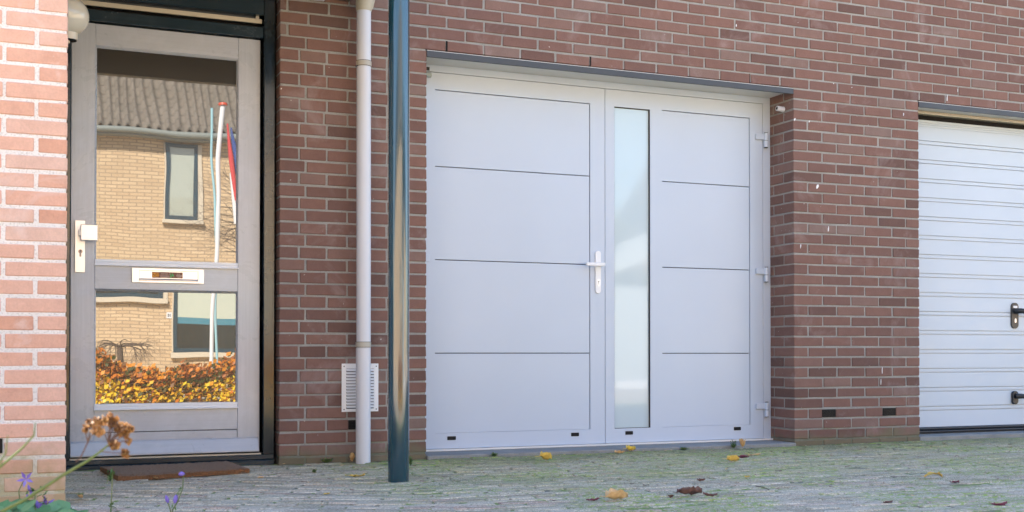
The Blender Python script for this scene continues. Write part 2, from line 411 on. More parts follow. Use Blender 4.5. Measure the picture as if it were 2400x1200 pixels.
for k in range(-1, TOPK):
    zb = Z0 + CH * k; zt = zb + BH; ev = k % 2 == 0
    if k < 34:
        jl = [1.292, 1.434, 1.650, 1.752, 1.860] if ev else [1.325, 1.541, 1.762]
        if k in (31, 27): jl = [1.325, 1.42, 1.541, 1.752]
        vent_here = (k == 2)
        jl2 = jl
        if vent_here:
            row_x(1.192, 1.547, jl, lambda a, c: BR(a, c, 0, .1, zb, zt)); row_x(1.602, 1.968, jl, lambda a, c: BR(a, c, 0, .1, zb, zt))
        else: row_x(1.192, 1.968, jl2, lambda a, c: BR(a, c, 0, .1, zb, zt))
        # pier between the garages; the corner bricks run into the reveal
        jp = [4.405 + .2135 * i for i in range(5)] if ev else [4.5125 + .2135 * i for i in range(4)]
        segs = [(4.301, 5.259)]
        if vent_here: segs = [(4.301, 4.503), (4.609, 4.964), (5.071, 5.259)]
        for s0, s1 in segs:
            def f(a, c, ev=ev):
                first = a < 4.31
                BR(a, c, 0, (.203 if ev else .1) if first else .1, zb, zt)
            row_x(s0, s1, jp, f)
        if ev: BR(4.301, 4.40, .2135, .30, zb, zt)
        else: BR(4.301, 4.40, .1105, .30, zb, zt)
        # right of the second garage
        row_x(7.70, 9.4, lat(7.80 + (.107 if ev else 0), .2135), lambda a, c: BR(a, c, 0, .1, zb, zt))
    else:
        off = 0 if ev else .10625
        x0 = 1.192 if zt < 2.42 else -2.0
        if k == 34:
            row_x(1.192, 9.4, lat(2.081, .2125), lambda a, c: BR(a, c, 0, .1, zb, zt))
        else: row_x(x0, 9.4, lat(2.081 + off, .2125), lambda a, c: BR(a, c, 0, .1, zb, zt))
ZT = Z0 + CH * TOPK
wb.build('brickwork', M['brick'], wall)
mo = MB(); MR = .0045
mo.box(1.192 + MR, 1.968 - MR, MR, .30, -.05, 2.161 + MR, 0); mo.box(4.301 + MR, 5.259 - MR, MR, .30, -.05, 2.161 + MR, 0); mo.box(7.70 + MR, 9.4, MR, .30, -.05, 2.161 + MR, 0)
mo.box(1.192 + MR, 9.4, MR, .30, 2.161 + MR + .0005, 2.42, 0); mo.box(-2.0, 9.4, MR, .30, 2.4205, ZT, 0)
mo.build('mortar', M['mortar'], wall)
gp = MB()                                           # open perpends above the garage lintel
for x in (2.081, 2.934 - .0, 3.988): gp.box(x - .0048, x + .0048, .0015, .03, 2.163, 2.215)
gp.build('open_joint', M['void'], wall)
up = MB(); up.box(-9, 16, .012, .30, ZT + .002, 4.0); up.box(-9, -2.002, .012, .30, -.05, ZT); up.box(9.402, 16, .012, .30, -.05, ZT)
def brick_tex(name, c1, c2, mor, scale=1., bw=.2135, rh=.0625, ms=.005):
    m = N(name); tc = m.n('ShaderNodeTexCoord'); sp = m.sep(tc.outputs['Object']); cb = m.n('ShaderNodeCombineXYZ'); m.l(sp[0], cb.inputs[0]); m.l(sp[2], cb.inputs[1])
    b = m.n('ShaderNodeTexBrick'); m.l(cb.outputs[0], b.inputs['Vector']); b.inputs['Scale'].default_value = 1; b.inputs['Brick Width'].default_value = bw; b.inputs['Row Height'].default_value = rh
    b.inputs['Mortar Size'].default_value = ms; b.inputs['Color1'].default_value = (*c1, 1); b.inputs['Color2'].default_value = (*c2, 1); b.inputs['Mortar'].default_value = (*mor, 1)
    m.col(m.mix(m.ramp(m.noise(tc.outputs['Object'], 1.2, 5, .7), [(.4, 0.), (.7, .4)]), b.outputs[0], tuple(x * .7 for x in c1))).rough(.9)
    return m.mat
up.build('upper_wall', brick_tex('red_brick_upper', (.15, .066, .052), (.18, .09, .07), (.3, .29, .27)), wall)
hb = MB(); hb.box(-9, 16, .302, 7.5, -.05, 3.99)
hb.build('house_body', M['mortar'], wall)
rf = MB(); rf.prism([(-.30, 4.0), (3.9, 5.9), (8.0, 4.0)], 'x', -9.3, 16.3)
rf.build('roof', simple_noise('dark_roof', (.05, .045, .04), (.1, .08, .07), 8), wall)
st = MB()
for x, y, dx, dz in ((1915, 437, .010, .016), (1941, 537, .004, .018), (1876, 577, .003, .014), (2067, 868, .0025, .024), (2064, 895, .0025, .018), (2219, 230, .004, .024), (2117, 268, .003, .012), (2244, 212, .002, .012), (1896, 285, .004, .006), (1862, 280, .007, .01), (1725, 60, .003, .009), (659, 208, .003, .004), (1996, 205, .003, .003), (1953, 196, .003, .003), (1560, 470, .001, .001)):
    p = onY(x, y, 0)
    pts = [(p.x + dx * math.cos(a) * random.uniform(.6, 1.1) + (.35 * dx * math.sin(a)), p.z + dz * math.sin(a) * random.uniform(.7, 1.1)) for a in [i * math.pi / 4 for i in range(8)]]
    if x != 1560: st.prism(pts, 'y', -.0040, -.0010)
st.build('white_splash', M['white'], wall)

def weep(x0, x1, label):
    e = MB(); z0, z1 = .163, .211
    e.box(x0, x1, .0028, .0044, z0, z1); 
    e.box(x0, x1, -.001, .02, z0, z0 + .004); e.box(x0, x1, .001, .02, z1 - .004, z1); e.box(x0, x0 + .004, .001, .02, z0 + .004, z1 - .004); e.box(x1 - .004, x1, .001, .02, z0 + .004, z1 - .004)
    for i in range(5): z = z0 + .0075 + i * .0075; e.box(x0 + .004, x1 - .004, -.001, .0026, z, z + .0030)
    return tag(e.build('wall_vent', M['black']), label, 'vent', 'black air vents in brickwork')
weep(4.506, 4.606, 'black brick sized air vent low in the pier, nearer the grey double door')
weep(4.967, 5.068, 'black brick sized air vent low in the pier, nearer the white ribbed door')
weep(1.549, 1.600, 'black air vent half hidden behind the foot of the downpipe')

# lintels and soffits
def lintel(x0, x1, label):
    r = empty('steel_lintel', label, 'lintel', 'steel lintels over the garages')
    l_ = MB(); l_.box(x0, x1, -.003, .012, 2.121, 2.1535); l_.box(x0, x1, .0121, .11, 2.146, 2.1535); l_.build('angle', M['steel'], r, .0015)
    t = MB(); t.box(x0, x1, -.0015, .10, 2.1538, 2.1562); t.build('mortar_lip', M['soffit'], r)
    v_ = MB(); v_.box(x0 + .002, x1 - .002, .006, .10, 2.1565, 2.1608); v_.build('shadow_gap', M['void'], r)
    s = MB(); s.box(x0, x1, .0122, .30, 2.1445, 2.1458); s.build('soffit', M['soffit'], r)
    return r
lintel(1.969, 4.300, 'grey steel lintel over the pale grey double garage door')
lintel(5.260, 7.699, 'grey steel lintel over the white ribbed garage door')

# ------------------------------------------------------------------ garage double door
GD = empty('double_garage_door', 'pale grey double garage door with one tall frosted glass strip', 'garage door')
Y0 = .24
fr = MB(); fr.box(1.9685, 4.3005, Y0, Y0 + .07, 2.1045, 2.144); fr.box(4.2465, 4.3005, Y0, Y0 + .07, .012, 2.1043); fr.box(1.9685, 2.000, Y0, Y0 + .07, .012, 2.1043)
fr.build('door_frame', M['garage'], GD, .0015)
bk = MB(); bk.box(1.969, 4.30, Y0 + .052, Y0 + .058, .012, 2.143); bk.build('backing', M['gasket'], GD)
th = MB(); th.box(1.9695, 4.3, .215, .30, .0165, .0265); th.build('threshold', M['soffit'], GD, .001)
def frame_rect(mb, x0, x1, z0, z1, ix0, ix1, iz0, iz1, y0, y1):
    mb.box(x0, ix0, y0, y1, z0, z1); mb.box(ix1, x1, y0, y1, z0, z1); mb.box(ix0, ix1, y0, y1, iz1, z1); mb.box(ix0, ix1, y0, y1, z0, iz0)
def leaf_frame(cells, x0, x1, z0, z1, parent_mb):
    xs = x0
    for (cx0, cx1, cz0, cz1) in cells:
        parent_mb.box(xs, cx0, Y0, Y0 + .05, z0, z1)
        parent_mb.box(cx0, cx1, Y0, Y0 + .05, cz1, z1); parent_mb.box(cx0, cx1, Y0, Y0 + .05, z0, cz0)
        xs = cx1
    parent_mb.box(xs, x1, Y0, Y0 + .05, z0, z1)
def panels(parent, x0, x1, grooves, z0, z1):
    zs = [z0] + grooves + [z1]
    gk = MB(); gk.box(x0, x1, Y0 + .020, Y0 + .024, z0, z1); gk.build('panel_shadow_sheet', M['gasket'], parent)  # dark sheet puts in the shade along each panel's top and right edge
    for a, c in zip(zs[:-1], zs[1:]):
        p = MB(); p.rbox(x0, x1 - .0038, Y0 + .003, Y0 + .019, a + .0005, c - .0040, .0012); p.build('panel', M['garage'], parent)
L1 = MB(); leaf_frame([(2.098, 3.050, .113, 2.009)], 2.003, 3.1448, .0285, 2.1015, L1)
leaf1 = L1.build('door_leaf', M['garage'], GD); tag(leaf1, 'left leaf with four stacked blank panels')
panels(leaf1, 2.098, 3.050, [.556, 1.071, 1.586], .113, 2.009)
L2 = MB(); leaf_frame([(3.208, 3.448, .112, 2.004), (3.529, 4.150, .113, 2.009)], 3.1485, 4.2432, .0285, 2.1015, L2)
leaf2 = L2.build('door_leaf', M['garage'], GD); tag(leaf2, 'right leaf with frosted glass strip beside its panels')
panels(leaf2, 3.529, 4.150, [.555, 1.069, 1.583], .113, 2.009)
gg = MB(); gg.box(3.208, 3.448, Y0 + .016, Y0 + .026, .112, 2.004); gg.build('frosted_pane', M['milk'], leaf2)
gk = MB(); frame_rect(gk, 3.2085, 3.4475, .1125, 2.0035, 3.2105, 3.4445, .1145, 2.0005, Y0 + .004, Y0 + .0158); gk.build('pane_seal', M['gasket'], leaf2)
for x, z, lf in ((2.195, .085, leaf1), (2.951, .085, leaf1), (3.304, .085, leaf2), (4.054, .0915, leaf2)):
    c = MB(); c.prism(rrect(x - .025, x + .025, z - .0105, z + .0105, .004), 'y', Y0 - .0035, Y0 + .004); c.build('drain_cap', M['black'], lf, .001)
def hinge(z, x=4.19, flip=1):
    h = empty('hinge', None, None); h.parent = GD
    a = MB(); a.rbox(4.187, 4.262, Y0 - .017, Y0 - .0005, z - .0, z + .036, .002); a.build('hinge_plate', M['garage'], h)
    k = MB(); k.tube([(4.258, Y0 - .017, z - .003), (4.258, Y0 - .017, z + .041)], .0135, 20); k.tube([(4.258, Y0 - .017, z - .046), (4.258, Y0 - .017, z - .006)], .0145, 20); k.build('hinge_knuckle', M['garage'], h)
    d = MB(); d.tube([(4.258, Y0 - .017, z + .0412), (4.258, Y0 - .017, z + .0455)], .011, 16); d.tube([(4.258, Y0 - .017, z - .0059), (4.258, Y0 - .017, z - .0031)], .012, 16); d.tube([(4.258, Y0 - .017, z - .0495), (4.258, Y0 - .017, z - .0462)], .0125, 16); d.build('hinge_washer', M['gasket'], h)
for z in (1.877, 1.043, .208): hinge(z)
for z in (1.90, 1.075, .205):                       # hinges at the left jamb, just showing beside the wall
    k = MB(); k.rbox(2.003, 2.066, Y0 - .005, Y0 - .0005, z - .02, z + .02, .002); k.tube([(2.006, Y0 - .017, z - .04), (2.006, Y0 - .017, z + .04)], .0135, 16); k.build('hinge', M['garage'], GD)
hd = empty('door_handle', None, None); hd.parent = GD
p_ = MB(); p_.prism(rrect(3.080, 3.116, .902, 1.150, .0175, 8), 'y', Y0 - .009, Y0 - .0003); p_.build('handle_plate', M['white'], hd, .002)
lv = MB(); lv.tube([(3.107, Y0 - .009, 1.066), (3.107, Y0 - .052, 1.066)], .009, 16); lv.rbox(2.998, 3.118, Y0 - .062, Y0 - .046, 1.057, 1.078, .003); lv.build('handle_lever', M['white'], hd)
cy = MB(); cy.prism(rrect(3.090, 3.107, .944, .984, .0083, 8), 'y', Y0 - .0125, Y0 - .0091); cy.build('lock_escutcheon', M['alu'], hd, .0008)
ky = MB(); ky.tube([(3.0985, Y0 - .0135, .970), (3.0985, Y0 - .0126, .970)], .0042, 14); ky.box(3.0972, 3.0998, Y0 - .0135, Y0 - .0126, .953, .967); ky.build('keyhole', M['gasket'], hd)
sq = MB(); sq.box(2.002, 2.065, Y0 - .002, Y0 - .0003, 2.1085, 2.128); sq.build('frame_clip', M['gasket'], GD)
s2 = MB(); s2.tube([(1.9705, .19, 2.072), (2.056, .19, 2.072)], [.0145] * 2, 20); s2.tube([(2.0562, .19, 2.072), (2.058, .19, 2.072)], .010, 16)
tag(s2.build('door_stop', paint('bluish_grey_plastic', (.30, .36, .38), .4)), 'small round grey stop at the left edge of the double garage opening', 'door stop', 'door stops in the garage reveal')
s3 = MB(); s3.tube([(4.3005, .10, 2.046), (4.252, .10, 2.050)], .0155, 20, 0); s3.tube([(4.2519, .10, 2.050), (4.2505, .10, 2.0502)], .0085, 16, 1); s3.tube([(4.3005, .10, 2.046), (4.293, .10, 2.0465)], .017, 20, 0)
tag(s3.build('door_stop', [M['pvc'], M['void']]), 'small round grey stop sticking out of the brick reveal above the hinges', 'door stop', 'door stops in the garage reveal')
sill = MB()
nx = 60
sill.rbox(1.9695, 4.299, -.022, .30, -.03, .0155, .004); 
tag(sill.build('concrete_sill', M['concrete']), 'low grey concrete sill under the double garage door', 'sill')
sill = MB(); sill.rbox(5.262, 7.698, .0, .30, -.03, .024, .004)
tag(sill.build('concrete_sill', M['concrete']), 'low grey concrete sill under the white ribbed garage door', 'sill')

# ------------------------------------------------------------------ ribbed garage door
G2 = empty('ribbed_garage_door', 'white up and over garage door with horizontal ribs and black handles', 'garage door')
yb = .20
prof = [(yb + .02, .062), (yb, .062)]
for i in range(0, 16):
    zu = .079 + .125 * i; zl = zu - .025
    if i == 0: continue
    for zz in (zl, zu): prof += [(yb, zz - .0036), (yb + .013, zz - .0026), (yb + .013, zz + .0022), (yb, zz + .0026)]
for zz in (2.046, 2.060, 2.074): prof += [(yb, zz - .0025), (yb + .004, zz - .0006), (yb + .004, zz + .0006), (yb, zz + .0014)]
prof += [(yb, 2.090), (yb + .02, 2.090)]
d2 = MB(); n = len(prof)
for x in (5.262, 7.697):
    for y, z in prof: d2.v.append((x, y, z))
for i in range(n): j = (i + 1) % n; d2.face([i, j, n + j, n + i])
d2.build('door_panel', M['garage2'], G2)
rb = MB()
rb.tube([(5.262, yb - .004, .058), (7.697, yb - .004, .058)], .011, 12); rb.tube([(5.262, yb - .004, .038), (7.697, yb - .004, .038)], .009, 12); rb.box(5.262, 7.697, yb, yb + .02, .026, .0618); rb.build('bottom_seal', M['blackp'], G2)
vd = MB(); vd.box(5.262, 7.697, yb + .021, yb + .03, .03, 2.14); vd.build('dark_gap', M['void'], G2)
cs = MB(); cs.rbox(5.262, 7.697, .150, .162, 2.119, 2.126, .002); cs.rbox(5.262, 7.697, .17, .30, 2.126, 2.143, .002); cs.build('head_rail', M['cream'], G2)
h2 = empty('door_handle', None, None); h2.parent = G2
q = MB(); q.prism(rrect(6.224, 6.288, .722, .898, .028, 8), 'y', yb - .010, yb - .0003); q.build('handle_plate', M['blackp'], h2, .002)
q = MB(); q.tube([(6.262, yb - .01, .842), (6.266, yb - .05, .842), (6.30, yb - .058, .838), (6.36, yb - .058, .830)], [.019, .018, .016, .013], 14); q.build('handle_knob', M['blackp'], h2)
q = MB(); q.prism(rrect(6.240, 6.276, .862, .877, .002), 'y', yb - .0112, yb - .0101); q.build('name_strip', M['white'], h2)
q = MB(); q.prism(rrect(6.252, 6.266, .762, .790, .006), 'y', yb - .0112, yb - .0101); q.build('lock_cylinder', M['alu'], h2)
q = MB(); q.prism(rrect(6.224, 6.272, .206, .296, .022, 8), 'y', yb - .020, yb - .0003); q.tube([(6.25, yb - .02, .262), (6.275, yb - .045, .262), (6.33, yb - .05, .258)], [.019, .017, .013], 14); q.build('lower_grip', M['blackp'], G2, .003)

# ------------------------------------------------------------------ front door
FD = empty('front_door', 'grey panelled front door with two large glass panes and a letter box', 'door')
yd = .10
frm = MB()
frm.rbox(1.125, 1.1805, .058, .16, .045, 2.358, .003); frm.rbox(.10, .2115, .058, .16, .045, 2.358, .003)
fm = frm.build('door_frame', M['frame_z'], FD)
ft = MB(); ft.rbox(.212, 1.1245, .058, .16, 2.262, 2.358, .003); ft.rbox(.212, 1.1245, .070, .16, 2.150, 2.204, .003); ft.build('transom', M['frame_x'], fm)
sl_ = MB(); sl_.rbox(.10, 1.180, .0445, .16, -.02, .0195, .004); sl_.rbox(.10, 1.1805, .0575, .16, .0197, .0447, .003); sl_.build('sill', M['frame_x'], fm)
vdd = MB(); vdd.box(.10, 1.19, .161, .17, .0, 2.36); vdd.build('dark_backing', M['void'], fm)
jb = MB(); jb.box(1.1808, 1.1915, .085, .16, 0, 2.358); jb.build('frame_seal', M['void'], fm)
al = MB(); al.rbox(.212, 1.1195, .078, .16, .0448, .0515, .001); al.rbox(.212, 1.1195, .070, .11, .0365, .0440, .001)
al.build('threshold_strip', M['cream'], fm)
ro = empty('roller_screen', None, None); ro.parent = FD
q = MB(); q.rbox(.212, 1.120, .088, .10, 2.2265, 2.2485, .001); q.build('bottom_bar', M['cream'], ro)
q = MB(); q.tube([(.212, .115, 2.262 - .004), (1.085, .115, 2.258)], .012, 16); q.tube([(.212, .12, 2.238), (1.1, .12, 2.238)], .010, 12); q.build('roller_tube', M['steel'], ro)
q = MB(); q.rbox(1.088, 1.104, .085, .11, 2.2490, 2.261, .001); q.build('end_bracket', M['cream'], ro)
lf = MB()
lf.rbox(.2145, .3235, yd, yd + .045, .0560, 2.1445, .002); lf.rbox(1.0035, 1.1135, yd, yd + .045, .0560, 2.1445, .002)
LF = lf.build('door_leaf', M['leaf_z'], FD)
rl = MB()
rl.rbox(.3240, 1.0030, yd + .0006, yd + .045, 2.0400, 2.1443, .002)
rl.rbox(.3240, 1.0030, yd + .0006, yd + .045, .8640, .9800, .002)
rl.rbox(.3240, 1.0030, yd + .0006, yd + .045, .1730, .2820, .002)
rl.rbox(.3240, 1.0030, yd + .0045, yd + .045, .0562, .1700, .002)
rl.build('rail', M['leaf_x'], LF)
ky = MB(); ky.box(.3242, 1.0028, yd + .008, yd + .045, .1705, .1725); ky.build('panel_groove', M['void'], LF)
dr = MB(); dr.prism([(yd - .001, .132), (yd - .012, .124), (yd - .032, .068), (yd - .032, .060), (yd - .001, .060)], 'x', .216, 1.106); dr.build('weather_board', M['leaf_x'], LF, .002)
gd = MB(); gd.box(.2145, 1.113, yd + .012, yd + .04, .0505, .0558); gd.build('bottom_brush', M['void'], LF)
def pane(z0, z1):
    x0, x1 = .3238, 1.0032
    q = MB(); q.box(x0, x1, GLASS_Y, GLASS_Y + .02, z0, z1); q.build('glass_pane', M['glass'], LF)
    s = MB(); 
    s.prism([(yd + .001, z1), (GLASS_Y - .0005, z1), (GLASS_Y - .0005, z1 - .010), (yd + .008, z1 - .006)], 'x', x0, x1)
    s.prism([(x0, yd + .001), (x0, GLASS_Y - .0005), (x0 + .007, GLASS_Y - .0005), (x0 + .004, yd + .008)], 'z', z0 + .02, z1)
    s.prism([(x1, yd + .001), (x1, GLASS_Y - .0005), (x1 - .007, GLASS_Y - .0005), (x1 - .004, yd + .008)], 'z', z0 + .02, z1); s.build('glazing_moulding', M['leaf_x'], LF)
    b_ = MB(); b_.rbox(x0, x1, yd - .004, GLASS_Y - .001, z0 + .0135, z0 + .0275, .0015); b_.rbox(x0 - .002, x1 + .002, yd - .016, yd + .006, z0 - .003, z0 + .0035, .0012); b_.rbox(x0, x1, yd - .002, yd + .012, z0 + .0037, z0 + .0133, .0012)
    b_.build('glazing_bar', M['white'], LF)
    for i in range(4):
        pass
pane(.9800, 2.0400); pane(.2820, .8640)
gn = MB()
gn.box(.3238, 1.0032, yd + .002, yd + .016, .8615, .8638); gn.build('rail_shadow_strip', M['gasket'], LF)  # dark strip painted in as the shade under the middle rail
# handle
dh = empty('door_handle', None, None); dh.parent = FD
q = MB(); q.rbox(.2335, .2795, yd - .009, yd - .0003, .941, 1.190, .0015); q.build('handle_plate', M['alu'], dh)
q = MB(); q.rbox(.2500, .2700, yd - .052, yd - .009, 1.112, 1.142, .002); q.rbox(.2570, .3330, yd - .068, yd - .046, 1.090, 1.166, .0025); q.build('door_pull', M['alu'], dh)
q = MB(); q.tube([(.2585, yd - .012, 1.041), (.2585, yd - .0092, 1.041)], .0095, 20); q.rbox(.2545, .2625, yd - .0118, yd - .0093, 1.016, 1.035, .001); q.build('lock_cylinder', simple_noise('copper_toned_lock', (.38, .24, .2), (.5, .36, .3), 30, .35, .1), dh)
q = MB(); q.tube([(.2585, yd - .0128, 1.043), (.2585, yd - .0121, 1.043)], .0025, 10); q.build('keyhole', M['void'], dh)
# letter box
lb = empty('letter_box', None, None); lb.parent = FD
q = MB(); frame_rect(q, .4945, .8350, .8990, .9700, .5280, .8075, .9090, .9580, yd - .009, yd - .0003); q.build('letter_box_rim', M['alu'], lb, .0012)
q = MB(); q.prism([(yd - .0055, .9575), (yd - .0055, .9200), (yd - .0150, .9115), (yd - .0150, .9095), (yd - .001, .9095), (yd - .001, .9575)], 'x', .5290, .8065); q.build('flap', M['alu'], lb)
q = MB(); q.box(.5281, .8074, yd - .002, yd - .0004, .9091, .9579); q.build('flap_gap', M['gasket'], lb)
q = MB(); q.box(.588, .7335, yd - .0066, yd - .0056, .9235, .9525); sk = q.build('sticker', plain('brown_sticker', (.16, .06, .035), .4), lb)
q = MB()
for (x0, x1, zc) in ((.630, .664, .9440), (.627, .668, .9375), (.627, .668, .9315), (.6275, .666, .9265), (.705, .722, .9440), (.703, .731, .9375), (.703, .731, .9335), (.708, .725, .9275)):
    q.box(x0, x1, yd - .0071, yd - .0067, zc - .0008, zc + .0008)
q.box(.6708, .6716, yd - .0071, yd - .0067, .9245, .9515); q.build('small_print', plain('pale_print', (.65, .5, .42), .5), lb)
q = MB(); q.box(.5895, .6215, yd - .00705, yd - .0067, .9285, .9485); q.build('orange_field', plain('orange_print', (.85, .36, .02), .5), lb)
def text(body, size, loc, mat, name, parent=None, face=-1, ext=.0002, sx=1.):
    cu = bpy.data.curves.new(name, 'FONT'); cu.body = body; cu.size = size; cu.extrude = ext; cu.offset = size * .02
    t = bpy.data.objects.new(name, cu); col.objects.link(t); bpy.context.view_layer.update()
    me = bpy.data.meshes.new_from_object(t.evaluated_get(bpy.context.evaluated_depsgraph_get())); bpy.data.objects.remove(t)
    o = bpy.data.objects.new(name, me); col.objects.link(o); me.materials.clear(); me.materials.append(mat)
    o.location = loc; o.rotation_euler = (R(90), 0, 0 if face == -1 else R(180)); o.scale = (sx, 1, 1)
    if parent: o.parent = parent
    return o
text('NEE', .0225, (.5905, yd - .0075, .9305), plain('dark_print', (.28, .09, .01), .5), 'no_lettering', lb, sx=.78)
text('JA', .0225, (.6745, yd - .0075, .9305), plain('green_print', (.03, .48, .12), .5), 'yes_lettering', lb, sx=.85)

# ------------------------------------------------------------------ doormat
fl, frr, brr, bl = (.385, -.56), (.975, -.41), (.945, .030), (.345, -.055)
mt = MB(); nu, nv = 60, 26
def mp(u, v): return (fl[0] * (1 - u) * (1 - v) + frr[0] * u * (1 - v) + brr[0] * u * v + bl[0] * (1 - u) * v, fl[1] * (1 - u) * (1 - v) + frr[1] * u * (1 - v) + brr[1] * u * v + bl[1] * (1 - u) * v)
def mh(u, v): return .021 + .006 * math.sin(u * 5 + 1.2) * math.sin(v * 3) + .012 * max(0, .12 - u) / .12 * (1 - v) * .4
for j in range(nv + 1):
    for i in range(nu + 1):
        u, v = i / nu, j / nv; x, y = mp(u, v); mt.v.append((x + random.uniform(-.002, .002), y + random.uniform(-.002, .002), mh(u, v) + random.uniform(-.0016, .0016)))
for j in range(nv):
    for i in range(nu): q = j * (nu + 1) + i; mt.face([q, q + 1, q + nu + 2, q + nu + 1], 0, 0, False)
ring = [i for i in range(nu + 1)] + [j * (nu + 1) + nu for j in range(1, nv + 1)] + [nv * (nu + 1) + i for i in range(nu - 1, -1, -1)] + [j * (nu + 1) for j in range(nv - 1, 0, -1)]
b0 = len(mt.v)
for r_ in ring: x, y, z = mt.v[r_]; mt.v.append((x, y, .002))
for i in range(len(ring)): j = (i + 1) % len(ring); mt.face([ring[i], ring[j], b0 + j, b0 + i], 1)
DM = mt.build('doormat', [M['coir_top'], M['coir']]); tag(DM, 'brown coir doormat lying skewed in front of the front door', 'doormat')
fb = MB()
for i in range(9000):
    if random.random() < .55: u, v = random.random(), random.random() ** 3 * .12
    else: u, v = random.random(), random.random()
    x, y = mp(u, v); z = mh(u, v) - .002 if v > .015 else random.uniform(.003, .02)
    d = Vector((random.gauss(0, .4), random.gauss(0, .4) - (.9 if v < .02 else 0), random.uniform(.3, 1))).normalized() * random.uniform(.004, .008)
    s = Vector((random.gauss(0, 1), random.gauss(0, 1), 0)).normalized() * .0007
    b_ = len(fb.v); p = Vector((x, y, z)); fb.v += [tuple(p - s), tuple(p + s), tuple(p + d)]; fb.face([b_, b_ + 1, b_ + 2], 0 if random.random() < .6 else 1)
tag(fb.build('mat_fibres', [M['coir'], M['coir_top']], DM), kind='stuff')

# ------------------------------------------------------------------ pillar, lamp, canopy, post, pipe
pl = empty('brick_pillar', 'pale orange brick pillar with thick whitish joints left of the front door', 'pillar')
wb = MB()
for j in range(-15, 34):
    zb = .958 + .0642 * j; zt = zb + .0515
    js = [-.061 - .215 * i for i in range(6)] if j % 2 == 0 else [.0465 - .215 * i for i in range(6)]
    def f(a, c):
        jj = .0015
        wb.rbox(a + random.uniform(-jj, jj), c + (0 if c > .14 else random.uniform(-jj, jj)), -1.33 + random.uniform(-.0015, .0015), -1.23 if c < .14 else -1.12, zb + random.uniform(-jj, jj), zt + random.uniform(-jj, jj), .0035, 0, min(1, max(0, random.gauss(.5, .25))), .001)
    e = [-1.1] + sorted([q_ for q_ in js if q_ > -1.05]) + [.151 + .0065]
    for p, q_ in zip(e[:-1], e[1:]): f(p + .0065, q_ - .0065)
wb.build('brickwork', M['pillar_brick'], pl)
mo = MB(); mo.box(-1.1, .151 - .004, -1.3265, -1.10, -.05, 3.05); mo.box(-1.1, .03, -1.0999, .05, -.05, 3.05); mo.build('mortar', M['pillar_mortar'], pl)
q = MB(); p = onY(3, 1045, -1.33); q.box(p.x - .05, p.x + .004, -1.334, -1.30, p.z - .026, p.z + .026)
tag(q.build('wall_vent', M['black']), 'black vent at the left edge of the photo in the orange brick pillar', 'vent', 'black air vents in brickwork')
lp = empty('wall_lamp', 'round milky globe lamp with cream collar behind the orange pillar', 'lamp')
lc = onD(162, 37, 4.90)
gm = N('milky_globe_glass'); gm.col((.62, .58, .50)).rough(.12); gm.b.inputs['Subsurface Weight'].default_value = .3; gm.b.inputs['Subsurface Radius'].default_value = (.05, .04, .03); gm.b.inputs['Subsurface Scale'].default_value = 1.; gm.b.inputs['Coat Weight'].default_value = .4
q = MB(); q.sphere(lc, .0795, 40, 28); q.build('globe', gm.mat, lp)
q = MB(); q.tube([lc + Vector((0, 0, -.101)), lc + Vector((0, 0, -.066))], .0345, 28); q.tube([lc + Vector((0, 0, -.104)), lc + Vector((0, 0, -.1012))], .030, 28, 1); q.build('collar', [M['cream'], M['void']], lp)
q = MB(); q.tube([lc + Vector((0, 0, -.1045)), lc + Vector((-.02, 0, -.115)), Vector((.031, lc.y, lc.z - .118))], .009, 12); q.tube([Vector((.0305, lc.y, lc.z - .118)), Vector((.040, lc.y, lc.z - .118))], .035, 24); q.build('bracket', M['cream'], lp)

cp = empty('canopy', 'flat canopy over the front door with pale soffit edge, seen along the top', 'canopy')
q = MB(); q.box(-1.2, 1.545, -1.09, -.004, 2.362, 2.372); q.build('soffit', paint('brown_soffit', (.10, .075, .055), .5), cp)
q = MB(); q.rbox(-1.2, 1.60, -1.15, -1.091, 2.185, 2.48, .003); q.rbox(1.546, 1.60, -1.0905, -.14, 2.372, 2.48, .003); q.build('fascia', paint('dark_fascia', (.05, .042, .035), .4), cp)
q = MB(); q.box(-1.2, 1.545, -1.09, -.004, 2.3725, 2.47); q.build('roof_deck', M['soffit'], cp)
q = MB(); q.rbox(1.17, 1.415, -.10, -.006, 2.3475, 2.3618, .001); q.build('trim_board', M['white'], cp)

q = MB(); q.tube([(1.512, -.985, -.01), (1.512, -.985, 1.2), (1.512, -.985, 2.186)], .0462, 64)
tag(q.build('steel_post', M['post']), 'glossy petrol blue round steel post holding up the canopy', 'post')

dp = empty('downpipe', 'pale grey plastic downpipe in front of the white vent grille', 'downpipe')
px, py = 1.6035, -.083
q = MB(); q.tube([(px, py, -.012), (px, py, .58)], .0375, 36, cap=True); q.tube([(px + .0015, py, .5805), (px, py, 2.02)], .0365, 36); q.tube([(px, py, 2.0205), (px, py, 2.42)], .0365, 36); q.build('pipe', M['pvc'], dp)
for z in (2.028, .598):
    q = MB(); q.tube([(px, py, z - .012), (px, py, z + .012)], .0395, 36); q.build('pipe_socket', M['pvc'] if False else paint('aged_pvc', (.45, .42, .36), .5), dp)
    q = MB(); q.tube([(px, py, z - .0145), (px, py, z - .0122)], .0386, 36); q.tube([(px, py, z + .0122), (px, py, z + .0145)], .0386, 36); q.tube([(px, py + .035, z), (px, .01, z)], .006, 8); q.build('pipe_clip', M['gasket'], dp)
q = MB(); q.tube([(px, py, 2.297), (px, py, 2.31), (px + .004, py, 2.33), (px + .01, py, 2.37), (px + .012, py, 2.6)], [.039, .041, .046, .049, .05], 36); q.build('pipe_collar', paint('beige_pvc', (.47, .43, .34), .5), dp)

